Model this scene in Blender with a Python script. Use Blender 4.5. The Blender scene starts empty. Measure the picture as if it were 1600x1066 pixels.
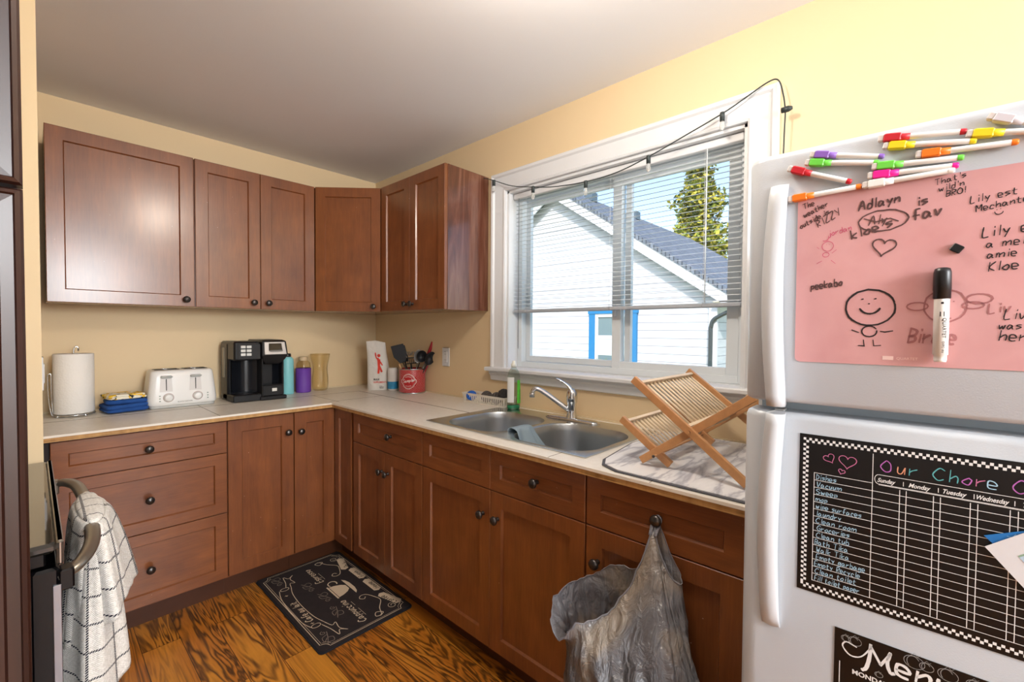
import bpy, math, random
from mathutils import Vector, Matrix, noise
R0 = random.Random(7)
PI = math.pi
sc = bpy.context.scene
COL = sc.collection
rad = math.radians

# ------------------------------------------------------------------ camera
F_PX, CX, CY, CZ = 696.78, -1.7767, -3.0605, 1.3168
YAW, PITCH, ROLL = -0.8227, -0.0240, 0.0068
cd = bpy.data.cameras.new('camera'); cam = bpy.data.objects.new('camera', cd); COL.objects.link(cam)
cd.sensor_width = 36; cd.lens = F_PX / 1600 * 36; cd.clip_start = .02; cd.clip_end = 200
Fv = Vector((-math.sin(YAW)*math.cos(PITCH), math.cos(YAW)*math.cos(PITCH), math.sin(PITCH)))
Rv = Vector((math.cos(YAW), math.sin(YAW), 0)); Uv = Rv.cross(Fv)
R2 = Rv*math.cos(ROLL)+Uv*math.sin(ROLL); U2 = -Rv*math.sin(ROLL)+Uv*math.cos(ROLL)
M = Matrix((R2, U2, -Fv)).transposed().to_4x4(); M.translation = (CX, CY, CZ); cam.matrix_world = M
sc.camera = cam
# ------------------------------------------------------------------ world, sun, lamps, exposure
w = bpy.data.worlds.new('world'); sc.world = w; w.use_nodes = True
nt = w.node_tree; bg = nt.nodes['Background']
sky = nt.nodes.new('ShaderNodeTexSky'); sky.sky_type = 'NISHITA'; sky.sun_disc = False
sky.sun_elevation = rad(48); sky.sun_rotation = rad(250); sky.altitude = 0; sky.air_density = 1.0; sky.dust_density = 1.2; sky.ozone_density = 1.5
nt.links.new(sky.outputs[0], bg.inputs[0]); bg.inputs[1].default_value = 0.4
def lamp(name, kind, loc, energy, color=(1, 1, 1), size=.1, size_y=None, rot=(0, 0, 0)):
    l = bpy.data.lights.new(name, kind); l.energy = energy; l.color = color
    if kind == 'AREA':
        l.shape = 'RECTANGLE'; l.size = size; l.size_y = size_y or size
    elif kind == 'SUN': l.angle = size
    else: l.shadow_soft_size = size
    o = bpy.data.objects.new(name, l); COL.objects.link(o); o.location = loc; o.rotation_euler = rot
    return o
lamp('sun', 'SUN', (0, 0, 10), 4.2, (1, .965, .91), rad(1.0), rot=Vector((1.0, .55, -.95)).to_track_quat('-Z', 'Y').to_euler())
# the kitchen's ceiling lamp (above and in front of the view); then two fill lights added behind the camera
lamp('ceiling_lamp_light', 'POINT', (-1.02, -2.44, 2.27), 27, (1, .89, .76), .075)
lamp('rear_area_fill', 'AREA', (-1.7, -6.85, 1.55), 85, (.93, .965, 1), 2.6, 1.7, rot=(rad(90), 0, 0))  # unseen area light added at the rear opening to brighten the interior
lamp('rear_point_fill', 'POINT', (-1.35, -5.1, 1.85), 190, (.95, .98, 1), .32)  # added point fill that lifts the ceiling and back-wall cabinets; no pendant exists
sc.view_settings.view_transform = 'Standard'; sc.view_settings.look = 'None'
sc.view_settings.gamma = 1; sc.view_settings.use_curve_mapping = False
sc.view_settings.exposure = 0.06

# ------------------------------------------------------------------ materials
def L(c):
    if isinstance(c, str): c = tuple(int(c[i:i+2], 16)/255 for i in (0, 2, 4))
    return tuple((x/12.92 if x <= .04045 else ((x+.055)/1.055)**2.4) for x in c)+(1,)
MAT = {}
def mat(name, col='808080', rough=.5, metal=0, bump=0, bscale=200, var=0, vscale=8, coat=0, emit=0, trans=0, alpha=1, ior=1.45, stretch=(1, 1, 1), spec=.5, sss=0):
    if name in MAT: return MAT[name]
    m = bpy.data.materials.new(name); m.use_nodes = True; n = m.node_tree.nodes; l = m.node_tree.links
    b = n['Principled BSDF']; c = L(col)
    b.inputs['Base Color'].default_value = c; b.inputs['Roughness'].default_value = rough; b.inputs['Metallic'].default_value = metal
    b.inputs['Coat Weight'].default_value = coat; b.inputs['Transmission Weight'].default_value = trans; b.inputs['IOR'].default_value = ior
    b.inputs['Alpha'].default_value = alpha; b.inputs['Specular IOR Level'].default_value = spec
    if emit: b.inputs['Emission Color'].default_value = c; b.inputs['Emission Strength'].default_value = emit
    tc = n.new('ShaderNodeTexCoord'); mp = n.new('ShaderNodeMapping'); mp.inputs['Scale'].default_value = stretch
    l.new(tc.outputs['Object'], mp.inputs['Vector'])
    if var or True:
        no = n.new('ShaderNodeTexNoise'); no.inputs['Scale'].default_value = vscale; no.inputs['Detail'].default_value = 4
        l.new(mp.outputs[0], no.inputs['Vector'])
        v = max(var, .02)
        mx = n.new('ShaderNodeMix'); mx.data_type = 'RGBA'; l.new(no.outputs['Fac'], mx.inputs['Factor'])
        mx.inputs['A'].default_value = tuple(x*(1-v) for x in c[:3])+(1,); mx.inputs['B'].default_value = tuple(min(1, x*(1+v)) for x in c[:3])+(1,)
        l.new(mx.outputs['Result'], b.inputs['Base Color'])
    if bump:
        n2 = n.new('ShaderNodeTexNoise'); n2.inputs['Scale'].default_value = bscale; l.new(mp.outputs[0], n2.inputs['Vector'])
        bp = n.new('ShaderNodeBump'); bp.inputs['Strength'].default_value = bump; bp.inputs['Distance'].default_value = .002
        l.new(n2.outputs['Fac'], bp.inputs['Height']); l.new(bp.outputs[0], b.inputs['Normal'])
    MAT[name] = m; return m
class NB:   # small node helper
    def __init__(s, name):
        s.m = bpy.data.materials.new(name); s.m.use_nodes = True; s.n = s.m.node_tree.nodes; s.l = s.m.node_tree.links; s.b = s.n['Principled BSDF']; MAT[name] = s.m
        s.tc = s.n.new('ShaderNodeTexCoord'); s.oi = s.n.new('ShaderNodeObjectInfo')
    def put(s, i, v):
        if hasattr(v, 'default_value') or hasattr(v, 'is_linked'): s.l.new(v, i)
        else: i.default_value = v
    def map(s, vec, scale=(1, 1, 1), loc=(0, 0, 0), rot=(0, 0, 0)):
        x = s.n.new('ShaderNodeMapping'); s.put(x.inputs['Vector'], vec); x.inputs['Scale'].default_value = scale; x.inputs['Rotation'].default_value = rot
        s.put(x.inputs['Location'], loc); return x.outputs[0]
    def noise(s, vec, scale, detail=3, dist=0, rough=.5, W=None):
        x = s.n.new('ShaderNodeTexNoise'); 
        if W is not None: x.noise_dimensions = '4D'; s.put(x.inputs['W'], W)
        s.put(x.inputs['Vector'], vec); x.inputs['Scale'].default_value = scale; x.inputs['Detail'].default_value = detail; x.inputs['Distortion'].default_value = dist; x.inputs['Roughness'].default_value = rough
        return x.outputs['Fac']
    def math(s, op, a, b=0., c=0.):
        x = s.n.new('ShaderNodeMath'); x.operation = op
        for i, v in enumerate((a, b, c)): s.put(x.inputs[i], v)
        return x.outputs[0]
    def ramp(s, f, stops):
        x = s.n.new('ShaderNodeValToRGB'); s.put(x.inputs[0], f); e = x.color_ramp.elements
        while len(e) < len(stops): e.new(.5)
        for k, (p, c) in enumerate(stops): e[k].position = p; e[k].color = L(c)
        return x.outputs[0]
    def mix(s, f, a, b, mode='MIX'):
        x = s.n.new('ShaderNodeMix'); x.data_type = 'RGBA'; x.blend_type = mode; s.put(x.inputs['Factor'], f)
        s.put(x.inputs['A'], a); s.put(x.inputs['B'], b); return x.outputs['Result']
    def bump(s, h, strength=.3, dist=.002):
        x = s.n.new('ShaderNodeBump'); x.inputs['Strength'].default_value = strength; x.inputs['Distance'].default_value = dist
        s.put(x.inputs['Height'], h); s.l.new(x.outputs[0], s.b.inputs['Normal'])
    def out(s, col, rough=.5, **k):
        s.put(s.b.inputs['Base Color'], col); s.put(s.b.inputs['Roughness'], rough)
        for a, v in k.items(): s.put(s.b.inputs[a.replace('_', ' ')], v)
        return s.m
def cabinet_wood(name, horizontal=False):
    k = NB(name); sc_ = (2.0, 9, 9) if horizontal else (9, 9, 1.2)
    W = k.math('MULTIPLY', k.oi.outputs['Random'], 37.)
    v = k.map(k.tc.outputs['Object'], sc_)
    a = k.noise(v, 2.2, 5, .6, .6, W); f = k.noise(k.map(k.tc.outputs['Object'], (30, 30, 2) if not horizontal else (2, 30, 30)), 6, 3, 0, .6, W)
    bl = k.noise(k.tc.outputs['Object'], 7, 2, 0, .5, W)
    c = k.ramp(a, [(.25, '623314'), (.55, '84491e'), (.8, 'a05e28')])
    c = k.mix(.35, c, k.ramp(f, [(.3, '5e3119'), (.7, '8e562c')]))
    c = k.mix(.3, c, k.ramp(bl, [(.3, '522816'), (.7, '88502c')]))
    spots = k.noise(k.tc.outputs['Object'], 95, 1, 0, .5, W)
    c = k.mix(k.math('MULTIPLY', k.math('GREATER_THAN', spots, .79), .5), c, L('c9a894'))
    k.bump(f, .04)
    return k.out(c, .44, Coat_Weight=1.0, Coat_Roughness=.23, Specular_IOR_Level=.35)
WOODV = cabinet_wood('cabinet_wood_vertical'); WOODH = cabinet_wood('cabinet_wood_horizontal', True)
# glossy cherry veneer end panel
k = NB('cabinet_end_veneer'); v = k.map(k.tc.outputs['Object'], (6, 7, .55))
a = k.noise(v, 1.6, 5, 1.2, .6)
k.out(k.ramp(a, [(.3, '42241a'), (.47, '5e3526'), (.6, '785040'), (.75, '4e2c20')]), .25, Coat_Weight=.6, Coat_Roughness=.12)
# dark pantry wood
k = NB('pantry_wood'); v = k.map(k.tc.outputs['Object'], (14, 14, .8))
a = k.noise(v, 2, 5, .4, .6); k.out(k.ramp(a, [(.3, '1c0c08'), (.6, '32180f'), (.8, '482a20')]), .38, Coat_Weight=.12, Coat_Roughness=.2)
# floor
def floor_mat():
    k = NB('acacia_plank_floor'); g = k.tc.outputs['Object']
    b = k.n.new('ShaderNodeTexBrick'); rot = k.map(g, (1, 1, 1), (0, 0.22, 0), (0, 0, rad(90)))
    k.put(b.inputs['Vector'], rot); b.inputs['Scale'].default_value = 1; b.inputs['Brick Width'].default_value = 1.22; b.inputs['Row Height'].default_value = .127
    b.inputs['Mortar Size'].default_value = .0011; b.inputs['Mortar Smooth'].default_value = .1; b.inputs['Bias'].default_value = 0
    b.inputs['Color1'].default_value = (0, 0, 0, 1); b.inputs['Color2'].default_value = (1, 1, 1, 1); b.offset = .37; b.offset_frequency = 2
    rnd = b.outputs['Color']; W = k.math('MULTIPLY', rnd, 53.)
    n1 = k.noise(k.map(g, (7.5, .8, 1)), 1.0, 3.5, 1.1, .55, W)
    bands = k.math('SINE', k.math('MULTIPLY', n1, 104.))
    bands = k.math('MULTIPLY_ADD', bands, .5, .5)
    bands = k.math('POWER', bands, 1.25)
    n2 = k.noise(k.map(g, (3.2, .6, 1)), 1.4, 3, .4, .5, W)
    fine = k.noise(k.map(g, (90, 4, 1)), 2, 3, 0, .6, W)
    light = k.ramp(n2, [(.25, 'a05a18'), (.45, 'c67822'), (.6, 'e29a34'), (.78, 'b2661a')])
    dark = k.ramp(n2, [(.3, '1e0e05'), (.5, '3c1c08'), (.7, '562a0a')])
    amt = k.noise(k.map(g, (2.4, .9, 1)), 1.3, 2, .3, .5, W)
    f = k.math('MULTIPLY', bands, k.ramp(amt, [(.30, '5a5a5a'), (.52, 'ffffff')]))
    c = k.mix(f, light, dark)
    c = k.mix(.2, c, k.ramp(fine, [(.3, '4a260c'), (.7, 'd79040')]))
    c = k.mix(1., c, k.mix(rnd, (.78, .72, .68, 1), (1, 1, 1, 1)), 'MULTIPLY')
    c = k.mix(b.outputs['Fac'], c, L('2a170b'))
    k.bump(fine, .05)
    return k.out(c, .34, Coat_Weight=.15, Coat_Roughness=.25)
FLOOR = floor_mat()
# counter tiles
def counter_mat():
    k = NB('worktop_tile'); g = k.tc.outputs['Object']
    a = k.noise(g, 3, 4, .3, .6); b = k.noise(g, 60, 2)
    c = k.mix(.5, k.ramp(a, [(.3, 'dcd5c8'), (.7, 'ebe5da')]), k.ramp(b, [(.3, 'ddd6c9'), (.7, 'ece7dd')]))
    return k.out(c, .32)
COUNTER = counter_mat()
k = NB('plywood_edge'); a = k.noise(k.map(k.tc.outputs['Object'], (5, 5, 260)), 1, 3, .2, .6); b = k.noise(k.map(k.tc.outputs['Object'], (40, 40, 5)), 1, 3)
PLY = k.out(k.mix(.4, k.ramp(a, [(.35, '6e4a24'), (.5, 'c99a5c'), (.65, '8a5c2c')]), k.ramp(b, [(.3, '8c6030'), (.7, 'd9ac6c')])), .6)
WALL = mat('wall_paint_cream', 'e0c8a0', .55, bump=.05, bscale=350, var=.015, vscale=3)
CEIL = mat('ceiling_paint', 'eceef2', .8, bump=.05, bscale=120, var=.02, vscale=2)
WHITE = mat('white_trim_paint', 'dcdee0', .38, var=.01)
VINYL = mat('white_vinyl', 'dbe2e6', .35, var=.01)
FRIDGE = mat('white_enamel', 'c3c9cf', .3, bump=.12, bscale=420, var=.01, coat=.2)
FRIDGE_H = mat('white_plastic', 'c8ccd0', .35)
BLACKP = mat('black_plastic', '18181a', .35, var=.1)
BLACKG = mat('black_gloss', '0a0a0c', .08, var=.05, coat=.5)
CHROME = mat('chrome', 'd6d8da', .1, 1)
STEEL = mat('brushed_steel', 'b2b8bc', .34, 1, bump=.06, bscale=60, stretch=(1, 30, 1), var=.06, vscale=20)
RIMSTEEL = mat('polished_steel', 'c2c8cc', .24, 1)
KNOB = mat('dark_bronze', '4e4a48', .3, .85)
BAMBOO = mat('bamboo', 'bf8c5e', .42, var=.22, vscale=6, stretch=(9, 9, 9))
BAMBOOL = mat('pale_bamboo_slat', 'ead6ba', .45, var=.12, vscale=8)
INK = mat('black_ink', '2a2020', .5); INKB = mat('faded_ink', '7c5652', .6); PINKINK = mat('pink_ink', 'c8406c', .6)
CHALKB = mat('blue_chalk', 'a6cbe0', .8); CHALKP = mat('pink_chalk', 'c9749c', .8); CHALKO = mat('orange_chalk', 'dc9a78', .8)
CHALKT = mat('teal_chalk', '5fb0b4', .8); CHALKV = mat('violet_chalk', 'b868b8', .8)
WPRINT = mat('white_print', 'e8e8e6', .6); CHALKBOARD = mat('chalkboard_film', '0b0b0d', .28, var=.1)
GREYPRINT = mat('grey_print', '9a9a98', .6)
def thin_glass(name, tint='ffffff', gloss=.05, rough=.03):
    m = bpy.data.materials.new(name); m.use_nodes = True; n = m.node_tree.nodes; l = m.node_tree.links; n.remove(n['Principled BSDF'])
    t = n.new('ShaderNodeBsdfTransparent'); t.inputs[0].default_value = L(tint); g_ = n.new('ShaderNodeBsdfGlossy'); g_.inputs['Roughness'].default_value = rough
    f = n.new('ShaderNodeLayerWeight'); p_ = n.new('ShaderNodeMath'); p_.operation = 'POWER'; p_.inputs[1].default_value = 3; l.new(f.outputs['Facing'], p_.inputs[0]); a = n.new('ShaderNodeMath'); a.operation = 'MULTIPLY_ADD'; a.inputs[1].default_value = gloss; a.inputs[2].default_value = .03; l.new(p_.outputs[0], a.inputs[0])
    mx = n.new('ShaderNodeMixShader'); l.new(a.outputs[0], mx.inputs[0]); l.new(t.outputs[0], mx.inputs[1]); l.new(g_.outputs[0], mx.inputs[2]); l.new(mx.outputs[0], n['Material Output'].inputs[0])
    MAT[name] = m; return m
GLASS = thin_glass('clear_glass', 'ffffff', .3)

# ------------------------------------------------------------------ mesh builder
class MB:
    def __init__(s): s.v = []; s.f = []; s.m = []; s.sm = []; s.ci = 0; s.smooth = False
    def add(s, vs, fs, smooth=None):
        o = len(s.v); s.v += [tuple(x) for x in vs]
        for f in fs: s.f.append([i+o for i in f]); s.m.append(s.ci); s.sm.append(s.smooth if smooth is None else smooth)
        return s
    def mi(s, i): s.ci = i; return s
    def box(s, x0, x1, y0, y1, z0, z1):
        vs = [(x, y, z) for z in (z0, z1) for y in (y0, y1) for x in (x0, x1)]
        return s.add(vs, [(0, 2, 3, 1), (4, 5, 7, 6), (0, 1, 5, 4), (2, 6, 7, 3), (0, 4, 6, 2), (1, 3, 7, 5)], False)
    def cbox(s, x0, x1, y0, y1, z0, z1, c=.004):     # chamfered box
        x0, x1 = min(x0, x1), max(x0, x1); y0, y1 = min(y0, y1), max(y0, y1); z0, z1 = min(z0, z1), max(z0, z1)
        c = min(c, (x1-x0)*.45, (y1-y0)*.45, (z1-z0)*.45)
        def ring(i, z): return [(x0+i+c, y0+i, z), (x1-i-c, y0+i, z), (x1-i, y0+i+c, z), (x1-i, y1-i-c, z), (x1-i-c, y1-i, z), (x0+i+c, y1-i, z), (x0+i, y1-i-c, z), (x0+i, y0+i+c, z)]
        return s.loft([ring(c*.999, z0), ring(0, z0+c), ring(0, z1-c), ring(c*.999, z1)], cap=True, smooth=False)
    def loft(s, rings, closed=True, cap=False, smooth=True):
        n = len(rings[0]); vs = [p for r in rings for p in r]; fs = []
        for i in range(len(rings)-1):
            for j in range(n if closed else n-1):
                a = i*n+j; b = i*n+(j+1) % n; fs.append((a, b, b+n, a+n))
        s.add(vs, fs, smooth)
        if cap:
            o = len(s.v)-len(vs)
            s.f.append([o+j for j in range(n)][::-1]); s.m.append(s.ci); s.sm.append(False)
            s.f.append([o+(len(rings)-1)*n+j for j in range(n)]); s.m.append(s.ci); s.sm.append(False)
        return s
    def lathe(s, prof, seg=24, c=(0, 0, 0), axis='z', smooth=True, sx=1, sy=1):
        rings = []
        for r, h in prof:
            ring = []
            for j in range(seg):
                a = 2*PI*j/seg; x, y = r*math.cos(a)*sx, r*math.sin(a)*sy
                if axis == 'z': p = (x, y, h)
                elif axis == 'y': p = (x, h, y)
                else: p = (h, x, y)
                ring.append((p[0]+c[0], p[1]+c[1], p[2]+c[2]))
            rings.append(ring)
        return s.loft(rings, True, False, smooth)
    def tube(s, pts, r, seg=8, cap=True, flat=None):
        pts = [Vector(p) for p in pts]; n = len(pts); rings = []
        rr = r if isinstance(r, (list, tuple)) else [r]*n
        t0 = (pts[1]-pts[0]).normalized(); up = Vector((0, 0, 1)) if abs(t0.z) < .9 else Vector((1, 0, 0))
        nrm = t0.cross(up).normalized()
        for i, p in enumerate(pts):
            t = (pts[min(i+1, n-1)]-pts[max(i-1, 0)]).normalized()
            nrm = (nrm-t*nrm.dot(t)).normalized(); b = t.cross(nrm)
            fa, fb = flat or (1, 1)
            rings.append([tuple(p+(nrm*math.cos(2*PI*j/seg)*fa+b*math.sin(2*PI*j/seg)*fb)*rr[i]) for j in range(seg)])
        return s.loft(rings, True, cap)
    def bar(s, a, b, w, h, up=(0, 0, 1)):     # rectangular bar from a to b
        a, b = Vector(a), Vector(b); t = (b-a).normalized(); n = t.cross(Vector(up)).normalized(); u = n.cross(t)
        rs = [[tuple(p+n*x*w/2+u*y*h/2) for x, y in ((-1, -1), (1, -1), (1, 1), (-1, 1))] for p in (a, b)]
        return s.loft(rs, True, True, False)
    def prism(s, poly, axis, a, b):    # poly of 2D points extruded along axis
        def P(u, v, h): return {'x': (h, u, v), 'y': (u, h, v), 'z': (u, v, h)}[axis]
        return s.loft([[P(u, v, h) for u, v in poly] for h in (a, b)], True, True, False)
    def quad(s, a, b, c, d): return s.add([a, b, c, d], [(0, 1, 2, 3)], False)
    def sheet(s, fn, nu, nv, smooth=True):
        vs = [fn(i/nu, j/nv) for j in range(nv+1) for i in range(nu+1)]
        fs = [(j*(nu+1)+i, j*(nu+1)+i+1, (j+1)*(nu+1)+i+1, (j+1)*(nu+1)+i) for j in range(nv) for i in range(nu)]
        return s.add(vs, fs, smooth)
    def build(s, name, ms, parent=None, bevel=0, solid=0, sub=0, wn=False):
        me = bpy.data.meshes.new(name); me.from_pydata(s.v, [], s.f)
        ms = ms if isinstance(ms, (list, tuple)) else [ms]
        for m in ms: me.materials.append(m)
        me.polygons.foreach_set('material_index', s.m); me.polygons.foreach_set('use_smooth', s.sm); me.update()
        import bmesh
        bm = bmesh.new(); bm.from_mesh(me); bmesh.ops.recalc_face_normals(bm, faces=bm.faces); bm.to_mesh(me); bm.free()
        o = bpy.data.objects.new(name, me); COL.objects.link(o)
        if parent: o.parent = parent
        if solid: md = o.modifiers.new('solid', 'SOLIDIFY'); md.thickness = solid; md.offset = 0
        if sub: md = o.modifiers.new('sub', 'SUBSURF'); md.levels = sub; md.render_levels = sub
        if bevel: md = o.modifiers.new('bevel', 'BEVEL'); md.width = bevel; md.segments = 2; md.limit_method = 'ANGLE'
        return o
def tag(o, label, cat, group=None, kind=None):
    if label: o['label'] = label
    if cat: o['category'] = cat
    if group: o['group'] = group
    if kind: o['kind'] = kind
    return o
def thing(name, label, cat, loc=(0, 0, 0), rz=0, group=None):
    o = bpy.data.objects.new(name, None); COL.objects.link(o); o.location = loc; o.rotation_euler = (0, 0, rz); o.empty_display_size = .05
    return tag(o, label, cat, group)
def struct(o): o['kind'] = 'structure'; return o
def copy_tree(o, parent=None):
    c = o.copy(); COL.objects.link(c)
    if parent: c.parent = parent
    for ch in list(o.children): copy_tree(ch, c)
    return c

# ---------------- stroke lettering
G = dict(a="45 26 14 13 22 33 45 43 52", b="19 12|15 36 44 42 22 13", c="45 26 13 22 42", d="45 26 13 22 43 49|49 42", e="14 44 36 16 13 22 42",
 f="49 39 28 22|15 45", g="45 26 14 13 23 45|46 41 20 10", h="19 12|14 36 45 42", i="26 22|28 29", j="36 31 10|38 39", k="19 12|46 14 42", l="29 22",
 m="16 12|14 26 35 32|34 56 65 62", n="16 12|14 36 45 42", o="36 14 13 32 44 45 36", p="16 10|15 36 44 33 13", q="45 26 13 33 45|46 40", r="16 12|14 25 46",
 s="46 26 15 44 33 12", t="28 23 32 42|16 46", u="16 13 22 33 46|46 42", v="16 22 46", w="16 22 35 42 56", x="16 42|12 46", y="16 24 34 46|46 20", z="16 46 12 42",
 A="12 39 52|25 45", B="12 19|19 48 46 15|15 45 43 12", C="58 39 16 14 32 53", D="12 19|19 47 44 12", E="49 19 12 42|15 45", F="12 19 49|15 45",
 G="58 39 16 14 32 53 55 35", H="12 19|52 59|15 55", I="32 39", J="49 43 32 13", K="12 19|49 15 42", L="19 12 42", M="12 19 35 59 52", N="12 19 52 59",
 O="39 16 14 32 53 57 39", P="12 19|19 48 46 15", R="12 19|19 48 46 15|15 42", S="58 39 17 54 32 13", T="19 59|39 32", U="19 13 32 53 59", V="19 32 59",
 W="19 22 36 42 59", Y="19 35|59 32", Z="19 59 12 52")
G["'"] = "29 27"; G['!'] = "29 24|23 22"; G['|'] = "29 22"; G['.'] = "22 32"
def smooth_pts(p, n=4):
    if len(p) < 3: return p
    out = []
    for i in range(len(p)-1):
        p0 = p[max(i-1, 0)]; p1 = p[i]; p2 = p[i+1]; p3 = p[min(i+2, len(p)-1)]
        for k in range(n):
            t = k/n; out.append(tuple(.5*(2*b+(c-a)*t+(2*a-5*b+4*c-d)*t*t+(-a+3*b-3*c+d)*t**3) for a, b, c, d in zip(p0, p1, p2, p3)))
    return out+[p[-1]]
def text_strokes(s, x, y, h, ang=0, slant=.15, sp=1.0, smooth=True):
    """polylines for s; x,y = baseline start, h = cap height"""
    q = h/7; out = []; cx = 0; ca, sa = math.cos(ang), math.sin(ang)
    for ch in s:
        if ch == ' ': cx += 4*sp; continue
        g = G.get(ch)
        if not g: continue
        wmax = 0
        for st in g.split('|'):
            pts = []
            for t in st.split():
                a, b = int(t[0]), int(t[1])-2; wmax = max(wmax, a)
                u = (cx+(a-1)*sp+b*slant+R0.uniform(-.12, .12))*q; v = (b+R0.uniform(-.12, .12))*q
                pts.append((x+u*ca-v*sa, y+u*sa+v*ca))
            out.append(smooth_pts(pts) if smooth else pts)
        cx += (wmax+.7)*sp
    return out
def circle_pts(x, y, rx, ry=None, a0=0, a1=2*PI, n=24, wob=0):
    ry = ry or rx
    return [(x+(rx+R0.uniform(-wob, wob))*math.cos(a0+(a1-a0)*i/n), y+(ry+R0.uniform(-wob, wob))*math.sin(a0+(a1-a0)*i/n)) for i in range(n+1)]
def heart(x, y, s, rot=0):
    pts = []
    for i in range(33):
        t = 2*PI*i/32; a = 16*math.sin(t)**3/17*s; b = (13*math.cos(t)-5*math.cos(2*t)-2*math.cos(3*t)-math.cos(4*t))/17*s
        pts.append((x+a*math.cos(rot)-b*math.sin(rot), y+a*math.sin(rot)+b*math.cos(rot)))
    return pts
def ink(mb, lines, wd, place, var=.15):
    """ribbon strokes: place(u,v) -> 3D"""
    for ln in lines:
        P = []
        for p in ln:
            if not P or math.hypot(p[0]-P[-1][0], p[1]-P[-1][1]) > wd*.15: P.append(p)
        if len(P) < 2: P = [ln[0], (ln[0][0]+wd*.6, ln[0][1]+wd*.1)]
        n = len(P); d0 = (P[1][0]-P[0][0], P[1][1]-P[0][1]); l0 = math.hypot(*d0) or 1
        P = [(P[0][0]-d0[0]/l0*wd*.35, P[0][1]-d0[1]/l0*wd*.35)]+P[1:]
        vs = []
        for i in range(n):
            a = P[max(i-1, 0)]; b = P[min(i+1, n-1)]; dx, dy = b[0]-a[0], b[1]-a[1]; l = math.hypot(dx, dy) or 1
            h = wd*.5*(1+R0.uniform(-var, var))
            if i in (0, n-1): h *= .7
            vs += [place(P[i][0]-dy/l*h, P[i][1]+dx/l*h), place(P[i][0]+dy/l*h, P[i][1]-dx/l*h)]
        mb.add(vs, [(2*i, 2*i+1, 2*i+3, 2*i+2) for i in range(n-1)], False)
    return mb
def font_text(mb, s, x, y, size, place, shear=0, ang=0, bold=0, sx=1, warp=None):
    """printed lettering from Blender's built-in font, added as flat faces"""
    cu = bpy.data.curves.new('t', 'FONT'); cu.body = s; cu.size = size; cu.shear = shear; cu.offset = bold; cu.resolution_u = 3
    o = bpy.data.objects.new('t', cu); COL.objects.link(o); bpy.context.view_layer.update()
    me = bpy.data.meshes.new_from_object(o.evaluated_get(bpy.context.evaluated_depsgraph_get()))
    ca, sa = math.cos(ang), math.sin(ang)
    vs = []
    for v in me.vertices:
        a, b = v.co.x*sx, v.co.y
        if warp: a, b = warp(a, b)
        vs.append(place(x+a*ca-b*sa, y+a*sa+b*ca))
    mb.add(vs, [tuple(p.vertices) for p in me.polygons], False)
    bpy.data.objects.remove(o); bpy.data.meshes.remove(me); bpy.data.curves.remove(cu)
    return mb

# ================================================================== SETTING
XL = -1.7565; ZC = 2.415; YR = -7.0; XF = -4.6
struct(MB().box(XF, 0, YR, 0, -.1, 0).build('floor', FLOOR))
struct(MB().box(XF-.1, .15, YR-.1, .1, ZC, ZC+.1).build('ceiling', CEIL))
struct(MB().box(XF-.1, .15, 0, .12, 0, ZC).build('wall_back', WALL))
WY0, WY1, WZ0, WZ1 = -2.575, -1.37, 1.10, 2.075     # window opening
wl = MB(); wl.box(0, .15, WY1, 0, 0, ZC).box(0, .15, YR, WY0, 0, ZC).box(0, .15, WY0, WY1, 0, WZ0).box(0, .15, WY0, WY1, WZ1, ZC)
struct(wl.build('wall_right', WALL))
lw = MB().prism([(XL, 0), (XL, -1.10), (XF, -1.10), (XF, 0)], 'z', 0, ZC)
struct(lw.build('wall_left', WALL))
struct(MB().box(XF-.1, XF, YR, -1.1, 0, ZC).build('wall_far_left', mat('wall_paint_grey', 'b4b4b4', .6)))
rw = MB().box(XF, -3.2, YR-.1, YR, 0, ZC).box(-.2, 0, YR-.1, YR, 0, ZC).box(-3.2, -.2, YR-.1, YR, 0, .6).box(-3.2, -.2, YR-.1, YR, 2.3, ZC)
struct(rw.build('wall_rear', mat('wall_paint_white', 'dcdee0', .6)))

# ---------------- window
win = struct(bpy.data.objects.new('window_1', None)); COL.objects.link(win); win.location = (0, (WY0+WY1)/2, WZ0)
oy, oz = win.location.y, WZ0
def wy(y): return y-oy
def wz(z): return z-oz
# casing: a profile swept round three sides (stepped moulding), t = distance out from opening
prof = [(0, 0), (0, .016), (.008, .02), (.014, .014), (.022, .016), (.074, .022), (.082, .03), (.094, .032), (.098, .028), (.098, 0)]
def casing_path():
    rings = []
    a, b, t = wy(WY1), wy(WY0), wz(WZ1)
    for ty in ('l0', 'l1', 'r1', 'r0'):
        ring = []
        for d, h in prof:
            if ty == 'l0': ring.append((-h, a+d, wz(1.11)))
            if ty == 'l1': ring.append((-h, a+d, t+d))
            if ty == 'r1': ring.append((-h, b-d, t+d))
            if ty == 'r0': ring.append((-h, b-d, wz(1.11)))
        rings.append(ring)
    return rings
MB().loft(casing_path(), True, True, False).build('casing', WHITE, win)
MB().cbox(-.055, .09, wy(-2.70), wy(-1.245), wz(1.09), wz(1.112), .005).build('stool', WHITE, win)
ap = [(0, wz(1.09)), (-.03, wz(1.09)), (-.034, wz(1.078)), (-.022, wz(1.066)), (-.016, wz(1.04)), (0, wz(1.034))]
MB().prism([(x, z) for x, z in ap], 'y', wy(-2.68), wy(-1.265)).build('apron', WHITE, win)
j = MB()
j.box(-.0, .15, wy(WY1)-.001, wy(WY1)-.014, wz(WZ0), wz(WZ1)).box(0, .15, wy(WY0)+.014, wy(WY0)+.001, wz(WZ0), wz(WZ1)).box(0, .15, wy(WY0), wy(WY1), wz(WZ1)-.014, wz(WZ1)-.001)
j.box(.05, .15, wy(WY0), wy(WY1), wz(WZ0)+.0, wz(WZ0)+.014)
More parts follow.
